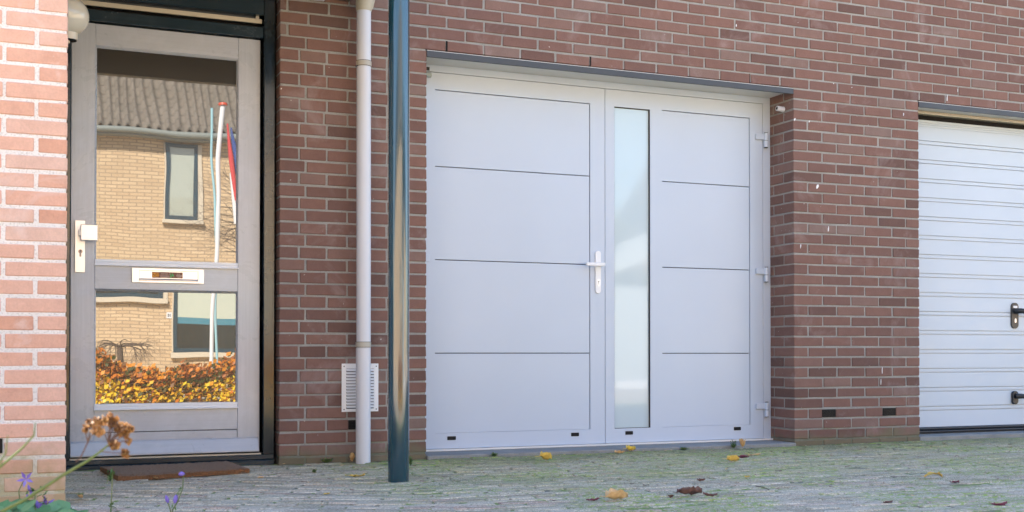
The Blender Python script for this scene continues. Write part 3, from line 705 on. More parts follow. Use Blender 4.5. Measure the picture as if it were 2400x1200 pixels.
vg = empty('vent_grille', 'white louvred vent grille low on the brick wall behind the downpipe', 'vent')
x0, x1, z0, z1 = 1.511, 1.705, .254, .501
q = MB(); nb = 13; ix0, ix1 = x0 + .024, x1 - .024
frame_rect(q, x0 + .0, x1, z0, z1, ix0, ix1, z0 + .016, z1 - .026, -.0085, -.0035)
vgf = q.build('grille_plate', M['white'], vg, .0012)
for i in range(nb):
    zz = z0 + .018 + i * (z1 - z0 - .044) / nb; q = MB(); q.prism([(-.0045, zz + .0145), (-.0150, zz + .0035), (-.0138, zz + .0022), (-.0045, zz + .0085)], 'x', ix0 + .0005, ix1 - .0005); q.build('louvre', M['white'], vg)
q = MB(); q.box(ix0 - .001, ix1 + .001, -.0032, -.002, z0 + .015, z1 - .025); q.build('dark_backing', M['void'], vg)
for sx in (x0 + .012, x1 - .012):
    for sz in (z0 + .012, z1 - .014): q = MB(); q.tube([(sx, -.0105, sz), (sx, -.0085, sz)], .0032, 12); q.build('screw', M['steel'], vg)

# ------------------------------------------------------------------ fallen leaves
def leaf_blade(mb, c, length, width, rz, curl=.4, fold=.3, tilt=0., m=0, a=.5, lobes=0, nu=7, nv=3):
    Mx = Matrix.Translation(c) @ Matrix.Rotation(rz, 4, 'Z') @ Matrix.Rotation(tilt, 4, 'Y')
    b = len(mb.v)
    for i in range(nu + 1):
        u = i / nu; w_ = width * (math.sin(math.pi * min(1, u * 1.02)) ** .7) * (1 + lobes * math.sin(u * 16)) * .5
        for j in range(-nv, nv + 1):
            v = j / nv
            x = (u - .5) * length * (1 - .3 * curl * curl); y = v * w_ * (1 - .35 * abs(fold) * abs(v))
            z = abs(v) ** 1.3 * w_ * fold + curl * length * .5 * ((u - .5) * 2) ** 2 * (.7 + .3 * math.sin(v * 2)) + random.uniform(-1, 1) * .045 * length
            mb.v.append(tuple(Mx @ Vector((x, y, z))))
    k = 2 * nv + 1
    for i in range(nu):
        for j in range(k - 1):
            q = b + i * k + j; mb.face([q, q + 1, q + k + 1, q + k], m, min(1, max(0, a + random.uniform(-.25, .25))), True)
def stalk(mb, c, rz, l0, l1, lift, m=0):
    d = Vector((math.cos(rz), math.sin(rz), 0)); c = Vector(c)
    mb.tube([c - d * l0, c - d * (l0 + l1 * .5) + Vector((0, 0, lift * .4)), c - d * (l0 + l1) + Vector((0, 0, lift))], .0011, 5, m, .3)
LV = [ # px, py, length, width, rz, curl, fold, tilt, mat, label
 (1278, 1082, .085, .060, .3, .45, .7, .25, 'yellow', 'golden yellow curled leaf lying alone before the left garage leaf'),
 (1445, 1173, .105, .070, .2, .30, .6, .05, 'ochre', 'large pale ochre crumpled leaf at the bottom edge of the paving'),
 (1478, 1059, .085, .055, .4, .40, .6, .1, 'yellow', 'larger yellow leaf of the pair by the garage sill under the glass strip'),
 (1452, 1063, .055, .030, -.2, .3, .5, .0, 'ochre', 'smaller tan leaf of the pair by the garage sill under the glass strip'),
 (1718, 1083, .080, .045, .1, .35, .8, .05, 'yellow', 'yellow and tan rolled leaf before the right garage leaf'),
 (1741, 1052, .075, .060, 1.2, .65, .9, .3, 'ochre', 'upright curled tan leaf against the garage sill near the hinges'),
 (1768, 1067, .085, .020, .1, .15, .3, .0, 'ochre', 'thin flat tan leaf just right of the upright curled leaf'),
 (1742, 1073, .070, .035, .0, .2, .3, .0, 'crimson', 'dark crimson leaf between the upright tan leaf and the rolled yellow leaf'),
 (1391, 1174, .062, .022, .3, .25, .4, .0, 'crimson', 'crimson shrivelled leaf beside the large ochre leaf'),
 (1616, 1162, .135, .036, .28, .22, .9, .05, 'brown', 'long dark brown shrivelled leaf near the bottom centre right'),
 (1571, 1170, .045, .030, .6, .5, .8, .2, 'brown', 'small brown curled scrap left of the long brown leaf'),
 (1664, 1166, .060, .025, -.4, .5, .8, .1, 'brown', 'dark twisted leaf scrap right of the long brown leaf'),
 (1643, 1129, .045, .025, .0, .5, .9, .0, 'brown', 'small rolled brown leaf lying above the long brown leaf'),
 (2188, 1120, .110, .030, .05, -.30, .4, .0, 'yellow', 'bright yellow arched leaf on the paving before the white ribbed door'),
 (2240, 1132, .050, .022, .2, .3, .5, .0, 'crimson', 'dark red leaf right of the bright yellow arched leaf'),
 (2345, 1186, .075, .020, .1, .4, .5, .0, 'crimson', 'spindly crimson leaf in the bottom right corner'),
 (2081, 1180, .045, .022, .0, .3, .4, .0, 'brown', 'reddish brown leaf scrap near the bottom edge below the right pier'),
 (827, 1074, .060, .035, 1.4, .3, .6, .9, 'ochre', 'orange tan folded leaf standing against the foot of the downpipe'),
 (186, 1171, .035, .028, .9, .4, .7, .5, 'ochre', 'small tan leaf beside the foot of the orange pillar'),
 (1344, 1048, .030, .015, .2, .3, .5, .0, 'ochre', 'tiny orange leaf on the garage sill near the door meeting line'),
 (1703, 1101, .022, .012, .2, .3, .5, .0, 'yellow', 'tiny pale leaf fragment before the right garage leaf'),
 (1751, 1119, .032, .018, .1, .3, .5, .0, 'yellow', 'small pale cream leaf lying in front of the rolled yellow leaf'),
 (838, 1118, .075, .022, .15, .3, .6, .0, 'yellow', 'narrow pale yellow leaf in front of the downpipe'),
 (765, 1160, .032, .018, .4, .3, .5, .0, 'yellow', 'small pale green yellow leaf left of the blue post'),
 (365, 1123, .032, .020, .6, .4, .5, .2, 'ochre', 'small cream leaf at the front edge of the doormat'),
 (512, 1111, .035, .020, .2, .3, .5, .1, 'yellow', 'pale yellow leaf at the right front edge of the doormat'),
 (611, 1121, .030, .018, .1, .3, .5, .0, 'ochre', 'small cream leaf right of the doormat on the paving'),
]
for (x, y, L, Wd, rz, cu, fo, ti, mk, lab) in LV:
    if L > .05 and cu > 0 and Wd > .025 and ti < .6: cu *= 1.35; fo *= 1.5; L *= 1.1; Wd *= 1.15
    p = onZ(x, y, .002); q = MB()
    if abs(ti) > .6: p = Vector((1.555, -.055, .022)) if x == 827 else p
    base = .004 + max(0, -cu) * L * .5 + abs(math.sin(ti)) * L * .4
    leaf_blade(q, (p.x, p.y, base), L, Wd, rz, cu, fo, ti, 0, random.uniform(.3, .7), .12 if mk in ('brown', 'crimson', 'ochre') else 0)
    if L > .07: stalk(q, (p.x, p.y, base + cu * L * .3), rz, L * .42, .03, .004)
    if mk == 'crimson':
        for k in range(4): leaf_blade(q, (p.x + .008 * k - .012, p.y, base), L * .6, Wd * .3, rz + (k - 1.5) * .7, .3, .5, 0, 0, .5)
    tag(q.build('fallen_leaf', M[mk]), lab, 'leaf', 'fallen leaves on the paving')
q = MB(); a, b_ = onZ(1770, 1139, .004), onZ(1803, 1148, .004); q.tube([a, (a + b_) / 2 + Vector((0, 0, .003)), b_], .0016, 6); tag(q.build('twig', M['bark']), 'thin dark twig lying on the paving right of the brown leaf', 'twig')
# crumbs
q = MB()
for i in range(2600):
    x, y = random.uniform(.2, 8), -abs(random.gauss(0, 1.1)) - .03
    if y < -2.9 or (x < .3 and y < -1.2): continue
    s = random.uniform(.002, .007) * (1.6 if random.random() < .12 else 1); an = random.uniform(0, 6.3)
    leaf_blade(q, (x, y, .003), s * 2.5, s, an, .3, .4, 0, random.choice((0, 0, 0, 1, 2, 3)), random.random(), 0, 2, 1)
tag(q.build('leaf_litter', [M['brown'], M['crimson'], M['ochre'], M['cream']]), 'scattered tiny dark leaf crumbs over the paving', 'leaf litter', None, 'stuff')
# moss and little grass in the joints
q = MB()
def tuft(mb, x, y, n, h, spread, z=.0, m=0):
    for i in range(n):
        a = random.uniform(0, 6.28); r = random.random() ** .6 * spread; p = Vector((x + r * math.cos(a), y + r * math.sin(a), z))
        d = Vector((random.gauss(0, .35), random.gauss(0, .35), 1)).normalized() * h * random.uniform(.5, 1); s = Vector((random.gauss(0, 1), random.gauss(0, 1), 0)).normalized() * h * .09
        b = len(mb.v); mb.v += [tuple(p - s), tuple(p + s), tuple(p + d * .6 + s * .6 + Vector((d.x, d.y, 0)) * .3), tuple(p + d + Vector((d.x, d.y, 0)) * .6)]; mb.face([b, b + 1, b + 2, b + 3], m, random.random())
for cx, cy, sx, sy, nn in ((1030, 1128, 60, 10, 60), (1090, 1142, 110, 10, 90), (1000, 1150, 160, 14, 60), (1350, 1160, 200, 16, 60), (2250, 1120, 160, 10, 80), (1900, 1110, 260, 8, 50), (1250, 1130, 250, 14, 50), (960, 1108, 12, 6, 20), (2050, 1060, 300, 8, 60), (1500, 1192, 300, 8, 40), (1300, 1064, 120, 3, 22), (1700, 1052, 120, 3, 26), (1300, 1150, 350, 25, 160), (1200, 1120, 150, 14, 90), (2200, 1125, 220, 8, 120), (1120, 1130, 60, 8, 60), (1450, 1192, 260, 8, 70)):
    for i in range(nn):
        x = random.gauss(cx, sx * .6); y = random.gauss(cy, sy * .6)
        if y < 1035: continue
        p = onZ(x, y, 0)
        if p.y > -.03: p.y = -.03
        if p.x < .3: continue
        tuft(q, p.x, p.y, random.randint(4, 9), random.uniform(.003, .008), .02)
tag(q.build('moss', M['green']), 'low green moss tufts growing in the paver joints', 'moss', None, 'stuff')
def weed(name, x, y, h, n, label, kindm='green', sp=.03, Yfix=None):
    p = onZ(x, y, 0); 
    if Yfix is not None: p.y = Yfix
    q = MB()
    for i in range(n):
        a = random.uniform(0, 6.28); l_ = random.uniform(.5, 1) * h
        top = Vector((p.x + math.cos(a) * sp * random.random(), p.y + math.sin(a) * sp * random.random() * .5, l_)); q.tube([(p.x, p.y, 0), ((p.x * .6 + top.x * .4), (p.y * .6 + top.y * .4), l_ * .6), tuple(top)], [.0011, .0009, .0006], 5, 1, .3)
        for k in range(5): t = .3 + .7 * k / 4; c = Vector((p.x, p.y, 0)).lerp(top, t); leaf_blade(q, c, .016 * (1.2 - .3 * t), .007, random.uniform(0, 6.28), .3, .3, random.uniform(-.6, .2), 0, random.random(), 0, 4, 2)
    return tag(q.build(name, [M[kindm], M['stem']]), label, 'plant', 'weeds along the foot of the wall')
weed('weed', 1687, 1045, .048, 6, 'small upright green weed at the garage sill left of the upright tan leaf', sp=.03, Yfix=-.035)
weed('weed', 1716, 1050, .026, 8, 'low pale green tuft just left of the upright tan leaf', sp=.03, Yfix=-.045)
weed('weed', 1567, 1050, .014, 14, 'flat green weed at the garage sill right of the yellow leaf pair', sp=.05, Yfix=-.05)
weed('weed', 778, 1090, .022, 18, 'low feathery green weed at the wall foot left of the downpipe', sp=.05, Yfix=-.04)
weed('weed', 736, 1108, .016, 7, 'tiny green weed in the joints between doormat and downpipe', sp=.03)
weed('weed', 1138, 1066, .022, 10, 'small grassy tuft at the sill of the left garage leaf', sp=.03, Yfix=-.04)
weed('weed', 962, 1092, .05, 8, 'grassy sprout right beside the foot of the blue post', sp=.02)

# ------------------------------------------------------------------ plants before the pillar
def petal_star(mb, c, r, nrm, m, npet=5):
    nrm = Vector(nrm).normalized(); u = nrm.orthogonal().normalized(); v = nrm.cross(u); c = Vector(c); ph = random.uniform(0, 6.28)
    for k in range(npet):
        a = ph + 2 * math.pi * k / npet; d = u * math.cos(a) + v * math.sin(a); s = nrm.cross(d); b = len(mb.v); at = random.random()
        mb.v += [tuple(c - nrm * r * .15), tuple(c + d * r * .45 + s * r * .20 + nrm * r * .05), tuple(c + d * r * 1.05 + nrm * r * .12), tuple(c + d * r * .45 - s * r * .20 + nrm * r * .05)]
        mb.v += [tuple(c + d * r * .5 - nrm * r * .02)]
        mb.face([b, b + 1, b + 4], m, at, True); mb.face([b + 1, b + 2, b + 4], m, at, True); mb.face([b + 4, b + 2, b + 3], m, at, True); mb.face([b, b + 4, b + 3], m, at, True)
def bud(mb, c, r, l, d, m):
    d = Vector(d).normalized(); c = Vector(c); mb.tube([c, c + d * l * .3, c + d * l * .7, c + d * l], [r * .5, r, r * .8, r * .1], 8, m, .4)
def round_leaf(mb, c, r, nrm, m):
    nrm = Vector(nrm).normalized(); u = nrm.orthogonal().normalized(); v = nrm.cross(u); c = Vector(c); b = len(mb.v); n = 12; at = random.random(); mb.v.append(tuple(c))
    ph = random.uniform(0, 6.28)
    for k in range(n): a = ph + 2 * math.pi * k / n; rr = r * (1 - .35 * (1 if k == 0 else 0) + .1 * (k % 2)); mb.v.append(tuple(c + (u * math.cos(a) + v * math.sin(a)) * rr + nrm * r * .18))
    for k in range(n): mb.face([b, b + 1 + k, b + 1 + (k + 1) % n], m, at, True)
DP = 3.25
bf = MB()
def stemto(pts, r=.0022):
    P_ = [onD(x, y, DP) if not isinstance(x, Vector) else x for x, y in pts]; bf.tube(P_, [r * (1 - .4 * i / (len(P_) - 1)) for i in range(len(P_))], 7, 1, random.random()); return P_
back = -_fw
root = onD(60, 1240, DP); root.z = .02
def S(pts, r=.0022):
    P_ = [onD(x, y, DP) for x, y in pts]; f0 = Vector((P_[0].x, P_[0].y, .015)); P_ = [f0] + P_; bf.tube(P_, [r * (1 - .4 * i / (len(P_) - 1)) for i in range(len(P_))], 7, 1, random.random()); return P_
S([(52, 1230), (47, 1180), (44, 1150), (55, 1128)]); petal_star(bf, onD(60, 1123, DP), .024, back + Vector((.1, 0, .35)), 2)
S([(84, 1220), (82, 1180), (82, 1155)]); 
for x, y in ((70, 1150), (73, 1163), (63, 1172)): bud(bf, onD(x, y, DP), .0042, .018, (random.uniform(-.4, .2), 0, .8), 2)
S([(118, 1240), (110, 1200), (106, 1188)]); petal_star(bf, onD(108, 1187, DP), .030, back + Vector((0, 0, .25)), 2, 6); bud(bf, onD(90, 1192, DP), .006, .024, (-.2, 0, 1), 2)
for k in range(26):
    x, y = random.uniform(60, 110), random.uniform(1140, 1200); leaf_blade(bf, onD(x if abs(x - 82) < 30 else 82, y, DP), .018, .007, random.uniform(0, 6.3), .3, .3, random.uniform(-1, .2), 3, random.random(), 0, 4, 2)
for k in range(150):
    x = random.uniform(-60, 190); y = 1184 + (abs(x - 60) / 100) ** 2 * 9 + random.uniform(0, 60); p = onD(x, y, DP + random.uniform(-.25, .35)); round_leaf(bf, p, random.uniform(.016, .03), (random.gauss(0, .4) - .2, random.gauss(-.5, .4), 1), 0)
    if k % 4 == 0: bf.tube([(p.x, p.y, .01), tuple(p)], .0015, 5, 1, .4)
tag(bf.build('bellflower', [M['cool_green'], M['stem'], M['violet'], M['green']]), 'leafy violet bellflower clump with star flowers at the foot of the orange pillar', 'flower plant', 'violet bellflowers in front')
bf = MB()
S([(258, 1230), (260, 1190), (262, 1150), (264, 1108)])
for k in range(46):
    y = random.choice((1106, 1110, 1112, 1128, 1182, 1192, 1120)) + random.gauss(0, 4); leaf_blade(bf, onD(262 + random.gauss(0, 3.5) + (-6 if 1122 < y < 1140 else 0), y, DP), random.uniform(.010, .018), .005, random.uniform(0, 6.3), .4, .3, random.uniform(-1.2, .3), 3, random.random(), 0, 4, 2)
tag(bf.build('green_shoot', [M['cool_green'], M['stem'], M['violet'], M['green']]), 'thin leafy green shoot without flowers in front of the doormat', 'plant')
bf = MB()
S([(398, 1240), (405, 1195), (418, 1172), (428, 1145), (430, 1112)]); S([(402, 1205), (396, 1185), (393, 1178)])
bud(bf, onD(426, 1115, DP), .009, .012, (-.1, 0, 1), 2); bud(bf, onD(394, 1178, DP), .0055, .022, (-.3, 0, 1), 2); bud(bf, onD(410, 1179, DP), .0065, .025, (.15, 0, 1), 2)
for k in range(22):
    y = random.choice((1110, 1150, 1165, 1190, 1195)) + random.gauss(0, 4); leaf_blade(bf, onD(432 - (y - 1110) * .32 + random.gauss(0, 2.5), y, DP), random.uniform(.008, .015), .004, random.uniform(0, 6.3), .4, .3, random.uniform(-1.2, .3), 3, random.random(), 0, 4, 2)
tag(bf.build('bellflower', [M['cool_green'], M['stem'], M['violet'], M['green']]), 'single stalk with three violet buds standing on the paving right of the green shoot', 'flower plant', 'violet bellflowers in front')
# dried flower head close to the camera
DD = 1.65
df = empty('dried_flower', 'golden brown dried flower head on a long green stem, close and slightly blurred', 'flower')
q = MB(); P_ = [onD(x, y, DD) for x, y in ((-420, 1420), (-140, 1270), (60, 1170), (150, 1112), (205, 1080), (240, 1055), (268, 1030))]
P_[0].z = .0; q.tube(P_, [.0030, .0028, .0025, .0023, .0020, .0015, .0009], 8, 0, .6); q.build('stem', M['stem'], df)
heads = [(210, 992), (225, 988), (200, 1005), (229, 1010), (258, 985), (262, 993), (262, 980), (273, 1000), (285, 1003), (297, 1000), (306, 1008), (278, 1012), (300, 1034), (268, 1045), (294, 1062), (240, 986), (293, 1020)]
joints_ = {0: (206, 1036), 1: (206, 1036), 2: (206, 1036), 3: (212, 1030)}
q = MB(); n0 = onD(190, 1070, DD); n1 = onD(206, 1036, DD); q.tube([onD(178, 1082, DD), n0, n1], .0010, 6, 0, .3)
for i, (x, y) in enumerate(heads):
    e_ = onD(x, y, DD + random.uniform(-.012, .012))
    s_ = n1 if i in joints_ else onD(*( (254, 1040) if x < 290 else (262, 1040)), DD)
    if i == 14: s_ = onD(232, 1058, DD)
    if i == 13: s_ = onD(235, 1056, DD)
    mid = (s_ + e_) / 2 + Vector((random.uniform(-.003, .003), 0, random.uniform(-.002, .003))); q.tube([s_, mid, e_], [.0009, .0007, .0006], 6, 0, random.random())
q.build('stalks', M['drystem'], df)
q = MB()
for i, (x, y) in enumerate(heads):
    c = onD(x, y, DD + random.uniform(-.01, .01)); r0 = random.uniform(.0060, .0092)
    for k in range(24):
        d = Vector((random.gauss(0, 1), random.gauss(0, 1), random.gauss(.1, .9))).normalized(); s = d.orthogonal().normalized().lerp(d.cross(d.orthogonal()).normalized(), random.random()).normalized(); t2 = d.cross(s)
        b = len(q.v); a0 = random.random(); r_ = r0 * random.uniform(.7, 1.15)
        q.v += [tuple(c + d * r_ * .1), tuple(c + d * r_ * .7 + s * r_ * .55), tuple(c + d * r_ * 1.1 + t2 * r_ * .25), tuple(c + d * r_ * .7 - s * r_ * .5), tuple(c + d * r_ * .85 + t2 * r_ * .35)]
        q.face([b, b + 1, b + 4], 0, a0, True); q.face([b, b + 4, b + 3], 0, a0 * .8, True); q.face([b + 1, b + 2, b + 4], 0, a0, True); q.face([b + 4, b + 2, b + 3], 0, a0, True)
q.build('florets', M['dry'], df)
q = MB(); P_ = [onD(x, y, 1.5) for x, y in ((-260, 1300), (-60, 1130), (0, 1094), (50, 1052), (80, 1020), (83, 990))]; P_[0].z = .0
q.tube(P_, [.0026, .0022, .0018, .0015, .0012, .0007], 7, 0, .5); q.tube([onD(-10, 1100, 1.5), onD(14, 1060, 1.5), onD(18, 1020, 1.5)], [.0012, .001, .0006], 6, 0, .5)
tag(q.build('stemmed_plant', M['stem']), 'thin bare green stem close to the camera at the left edge', 'plant')

# ------------------------------------------------------------------ the other side of the street (mirrored in the glass)
OY = -16.0
OH = empty('opposite_house', 'buff brick house with grey tiled roof, mirrored in the front door glass', 'building')
eave = mir(400, 318, OY).z
oq = MB(); oq.box(-38, 7.5, OY - 8, OY, -.05, eave - .02)
oq.build('wall', brick_tex('buff_brick', (.66, .50, .32), (.54, .39, .24), (.34, .26, .18), ms=.009), OH)
# roof with rounded tiles
rf = MB(); tw = .168; rows = 14; rl_ = .30; pitch = R(42); ny = int(14.9 / tw); seg = 8
rx0 = -7.2
for r_ in range(rows):
    for e_ in (0, 1):
        t = (r_ + e_) * rl_; lift = .008 if e_ == 0 else .0
        for i in range(ny * seg + 1):
            x = rx0 + i * tw / seg; ph = (i % seg) / seg; hh = .105 * max(0, math.sin(math.pi * min(1, ph / .66))) ** .7
            rf.v.append((x, OY + .28 - t * math.cos(pitch) + lift * .6, eave + .03 + t * math.sin(pitch) + hh + lift))
    b0 = len(rf.v) - 2 * (ny * seg + 1); k = ny * seg + 1
    for i in range(k - 1): rf.face([b0 + i, b0 + i + 1, b0 + k + i + 1, b0 + k + i], 0, random.Random((i // seg) * 77 + r_).gauss(.55, .10), True)
    # front lip
    b1 = len(rf.v)
    for i in range(k): x, y, z = rf.v[b0 + i]; rf.v.append((x, y, z - .045))
    for i in range(k - 1): rf.face([b0 + i, b1 + i, b1 + i + 1, b0 + i + 1], 0, 0., False)
m = N('grey_roof_tile'); v = m.pos(); m.col(m.mix(m.ramp(m.noise(v, 9, 5, .7), [(.5, 0.), (.7, .6)]), m.ramp(m.attr(), [(0, (.10, .088, .076)), (1, (.23, .20, .17))]), (.12, .12, .10))).rough(.85)
rf.build('roof', m.mat, OH)
q = MB(); q.box(-38, 7.7, OY - 10, OY - .01, eave - .015, eave); q.prism([(OY + .05, eave - .01), (OY - 3.2, eave + 2.9), (OY - 8, eave - .01)], 'x', -38, 7.5); q.build('roof_deck', M['steel'], OH)
q = MB(); q.tube([(-38, OY + .30, eave - .01), (7.7, OY + .30, eave - .01)], .06, 14); q.box(-7.2, 7.7, OY, OY + .26, eave - .10, eave - .05); q.build('gutter', paint('zinc_gutter', (.22, .25, .24), .4), OH)
def opp_window(x0, x1, y0, y1, inner='pale', sillh=.07, fcol=None):
    a = mir(x0, y1, OY); c = mir(x1, y0, OY)
    f = MB(); X0, X1, Z0_, Z1_ = a.x, c.x, a.z, c.z; t = .07
    frame_rect(f, X0, X1, Z0_, Z1_, X0 + t, X1 - t, Z0_ + t, Z1_ - t, OY + .002, OY + .05)
    wf = f.build('window', fcol or M['frame_blue'], OH)
    p = MB(); p.box(X0 + t, X1 - t, OY + .004, OY + .012, Z0_ + t, Z1_ - t); p.build('pane', M[inner], wf)
    s = MB(); s.rbox(X0 - .06, X1 + .1, OY + .002, OY + .10, Z0_ - sillh, Z0_ - .005, .005); s.rbox(X0 - .03, X0 - .002, OY + .002, OY + .03, Z0_, Z1_, .003); s.rbox(X1 + .002, X1 + .10, OY + .002, OY + .03, Z0_, Z1_, .003); s.build('sill', M['cream'], wf)
    return wf, (X0, X1, Z0_, Z1_)
M['frame_blue'] = paint('dark_blue_window_frame', (.02, .06, .09), .3)
M['blind'] = glass_mat('pane_with_pale_blind', .05, (.42, .46, .40), .0)
M['darkpane'] = glass_mat('dark_window_pane', .05, (.02, .03, .03), .0)
q = MB(); c = mir(403, 232, OY - 1.2); q.tube([c - Vector((0, 0, .35)), c + Vector((0, 0, .05))], .07, 12); q.tube([c + Vector((0, 0, .05)), c + Vector((0, 0, .12))], .10, 12); q.build('vent_pipe', M['steel'], OH)
opp_window(384, 463, 340, 515, 'blind')
q_, (X0, X1, Z0_, Z1_) = opp_window(402, 620, 640, 822, 'darkpane', .10)
bl_ = MB(); zb_ = mir(450, 742, OY).z; bl_.box(X0 + .08, X1 - .08, OY + .013, OY + .02, zb_, Z1_ - .075); bl_.build('blind', paint('pale_green_blind', (.50, .55, .47), .7), q_)
bl_ = MB(); bl_.box(X0 + .08, X1 - .08, OY + .0135, OY + .021, zb_ - .12, zb_ - .001); bl_.build('blind_valance', paint('turquoise_cloth', (.05, .22, .30), .8), q_)
opp_window(150, 372, 620, 692, 'darkpane', .10)
a = mir(392, 737, OY); q = MB(); q.box(a.x - .06, a.x + .06, OY + .002, OY + .012, a.z - .055, a.z + .055); sg = q.build('house_number', M['white'], OH)
text('18', .085, (a.x + .045, OY + .0135, a.z - .03), M['blackp'], 'digits', OH, face=1)
# hedge
hg = MB(); hx0, hx1, hy0, hy1 = -1.2, 4.6, -8.3, -7.35
for i in range(15000):
    x = random.uniform(hx0, hx1); y = hy1 - abs(random.gauss(0, .28)); ht = .42 + .07 * math.sin(x * 3.1) + .06 * math.sin(x * 7.7 + 2) + random.gauss(0, .03) - (.09 if 1.35 < x < 1.65 else 0)
    z = random.random() ** .8 * (ht + .05)
    if y < hy0: continue
    patch = .5 + .5 * math.sin(x * 5.2 + 1.1) * math.cos(z * 9 + x * 2)
    a = min(1, max(0, (.45 if z > ht * .62 else .75) + random.gauss(0, .2) * 1.0 + (patch - .5) * .5 - (.6 if random.random() < .24 + .2 * (math.sin(x * 4 + 1) > .4 and z < .3) else 0)))
    if z > ht * .66: a = min(a, .55)
    elif a > .3: a = min(1, a + .18)
    s = random.uniform(.022, .042); d = Vector((random.gauss(0, 1), random.gauss(0, 1) + 1.0, random.gauss(0, 1) + .8)).normalized(); e1 = d.orthogonal().normalized(); e2 = d.cross(e1); c = Vector((x, y, z)); b = len(hg.v)
    hg.v += [tuple(c - e1 * s), tuple(c + e2 * s * .6), tuple(c + e1 * s), tuple(c - e2 * s * .6)]; hg.face([b, b + 1, b + 2, b + 3], 0, a)
for i in range(60): x = random.uniform(hx0, hx1); hg.tube([(x, -7.9, 0), (x + random.uniform(-.1, .1), -7.85, .42)], .006, 5, 1)
tag(hg.build('hedge', [M['hedge'], M['bark']]), 'orange and yellow autumn beech hedge mirrored in the lower door pane', 'hedge')

def branch_tree(mb, p, d, L, r, depth, droop=0., spread=.6, leaves=None, kids=3):
    pts = [p]; rr = [r]; n = 5; dd = d.copy()
    for i in range(n):
        dd = (dd + Vector((random.gauss(0, .16), random.gauss(0, .16), random.gauss(0, .10) - droop)) ).normalized(); pts.append(pts[-1] + dd * L / n); rr.append(r * (1 - .6 * (i + 1) / n))
    mb.tube(pts, rr, 7 if r > .01 else 4, 0, .5, False)
    if leaves and depth <= 1:
        for q_ in pts[1:]:
            for k in range(leaves[0]): leaf_q(mb, q_ + Vector((random.gauss(0, 1), random.gauss(0, 1), random.gauss(0, 1))) * leaves[2], leaves[1])
    if depth > 0:
        for k in range(kids):
            t = random.randint(2, n); a = random.uniform(0, 6.28); u = dd.orthogonal().normalized(); v_ = dd.cross(u)
            nd = (dd * (1 - spread * .5) + (u * math.cos(a) + v_ * math.sin(a)) * spread + Vector((0, 0, .12))).normalized()
            branch_tree(mb, pts[t], nd, L * random.uniform(.6, .8), rr[t] * .7, depth - 1, droop, spread, leaves, kids)
def leaf_q(mb, c, s):
    d = Vector((random.gauss(0, 1), random.gauss(0, 1), random.gauss(0, 1))).normalized(); e1 = d.orthogonal().normalized(); e2 = d.cross(e1); b = len(mb.v); s = s * random.uniform(.6, 1.2)
    mb.v += [tuple(c - e1 * s), tuple(c + e2 * s * .5), tuple(c + e1 * s), tuple(c - e2 * s * .5)]; mb.face([b, b + 1, b + 2, b + 3], 1, random.random())
random.seed(21)
q = MB(); p = mir(282, 870, -13); p.z = 0.0; tp = mir(285, 815, -13)
q.tube([p, (p + tp) / 2 + Vector((.02, 0, 0)), tp], [.05, .045, .04], 8)
for k in range(11): a = k * .571; branch_tree(q, tp, Vector((math.cos(a), math.sin(a) * .7, .6)).normalized(), .40, .011, 3, .15, .7, None, 3)
tag(q.build('weeping_tree', M['bark']), 'small bare weeping tree mirrored in the lower door pane', 'tree')
random.seed(5)
q = MB(); p = mir(640, 830, -11); p.z = 0
q.tube([p, p + Vector((.02, 0, 1.6)), p + Vector((-.03, 0, 2.9))], [.06, .05, .03], 8)
for k in range(12): a = 2.4 + k * .14; branch_tree(q, p + Vector((-.03, 0, 1.9 + .08 * k)), Vector((math.cos(a), math.sin(a) * .6, .25)).normalized(), .72, .012, 3, .01, .5, None, 3)
tag(q.build('bare_tree', M['bark']), 'bare thin branched tree mirrored at the right of the upper door pane', 'tree')
# flagpole and its ghost
fp = empty('flagpole', 'white flagpole with red cap and furled flag mirrored in the upper door pane', 'flagpole')
a, c = mir(506, 640, -9.5), mir(525, 246, -9.5); a2 = a + (a - c) * ((a.z) / (c.z - a.z)); q = MB(); q.tube([a2, a, c], .030, 14); q.build('pole', M['white'], fp)
q = MB(); q.tube([c, c + Vector((0, 0, .03))], [.055, .05], 14); q.build('cap', plain('red_cap', (.65, .08, .04), .4), fp)
q = MB(); f0, f1, f2 = mir(537, 290, -9.45), mir(546, 370, -9.45), mir(556, 470, -9.45); q.tube([f0, f1, f2], [.010, .03, .02], 8, 0); q.tube([f0 + Vector((.05, -.02, -.05)), f1 + Vector((.06, -.02, 0)), f2 + Vector((.06, -.02, 0))], [.01, .035, .02], 8, 1); q.tube([f1 + Vector((.02, -.05, -.2)), f2 + Vector((0, -.05, -.3))], [.03, .03], 8, 2)
q.build('furled_flag', [plain('flag_red', (.6, .05, .06), .8), plain('flag_blue', (.03, .08, .3), .8), M['white']], fp)
a, c = mir(508, 640, -9.9), mir(501, 252, -9.9); a2 = a + (a - c) * ((a.z) / (c.z - a.z)); q = MB(); q.tube([a2, a, c], .019, 12)  # added pole stands in for the flagpole's second reflection in double glazing
tag(q.build('ghost_pole', paint('pale_blue_ghost', (.32, .58, .66), .4)), 'added thin pale blue pole for the second reflection of the white flagpole', 'pole')

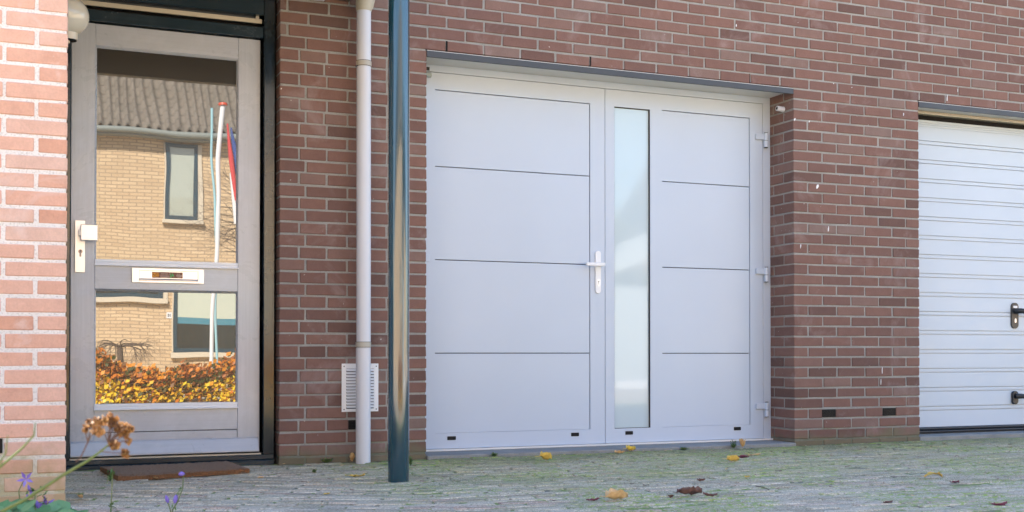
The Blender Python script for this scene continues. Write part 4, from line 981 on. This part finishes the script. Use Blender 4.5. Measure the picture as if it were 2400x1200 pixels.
# shed and trees further right across the street
sh = empty('shed', 'low pale shed with sloping roof across the street, mirrored in the frosted strip', 'shed')
def mir2(x, y, Y): p_ = onY(x, y, 2 * .25 - Y); return Vector((p_.x, Y, p_.z))
q = MB(); q.box(9.6, 15, -20, -15.4, 0, 1.95); q.build('wall', paint('pale_render', (.42, .46, .47), .8), sh)
a, c = mir2(1440, 633, -15.2), mir2(1524, 600, -15.2); s = (c.z - a.z) / (c.x - a.x); q = MB()
q.prism([(9.3, a.z + (9.3 - a.x) * s - .05), (15.4, a.z + (15.4 - a.x) * s - .05), (15.4, a.z + (15.4 - a.x) * s + .03), (9.3, a.z + (9.3 - a.x) * s + .03)], 'y', -20.3, -15.2); q.build('roof', paint('pale_roof_edge', (.6, .62, .6), .6), sh)
kb = MB(); kb.rbox(8.2, 16, -9.6, -9.2, 0, .14, .01); tag(kb.build('white_kerb', M['white']), 'low white kerb mirrored at the bottom of the frosted glass strip', 'kerb')
random.seed(11)
def tree(x, y, h, label, seed):
    random.seed(seed); t = empty('garden_tree', label, 'tree', 'trees across the street')
    k = MB(); k.tube([(x, y, 0), (x + .1, y, h * .25), (x, y + .1, h * .45)], [.16, .13, .10], 9); k.build('trunk', M['bark'], t)
    k = MB()
    for i in range(8): a = i * .8; branch_tree(k, Vector((x, y + .1, h * (.3 + .02 * i))), Vector((math.cos(a), math.sin(a), .8)).normalized(), h * .26, .05, 3, .0, .6, (9, .10, .28), 3)
    k.build('crown', [M['bark'], M['foliage']], t)
tree(14.5, -24, 5.2, 'bushy green tree behind the low shed, mirrored in the frosted strip', 3)
tree(8.6, -19, 8.0, 'tall loose green tree left of the low shed across the street', 4)

nb = empty('neighbour_house', 'buff house further right across the street beyond the low shed', 'building')
q = MB(); q.box(19, 44, -30, -19, -.05, 4.6); q.build('wall', brick_tex('buff_brick_far', (.62, .47, .30), (.54, .39, .24), (.4, .32, .22)), nb)
q = MB(); q.prism([(-18.7, 4.5), (-24.5, 8.5), (-30.3, 4.5)], 'x', 18.8, 44.2); q.build('roof', M['steel'], nb)
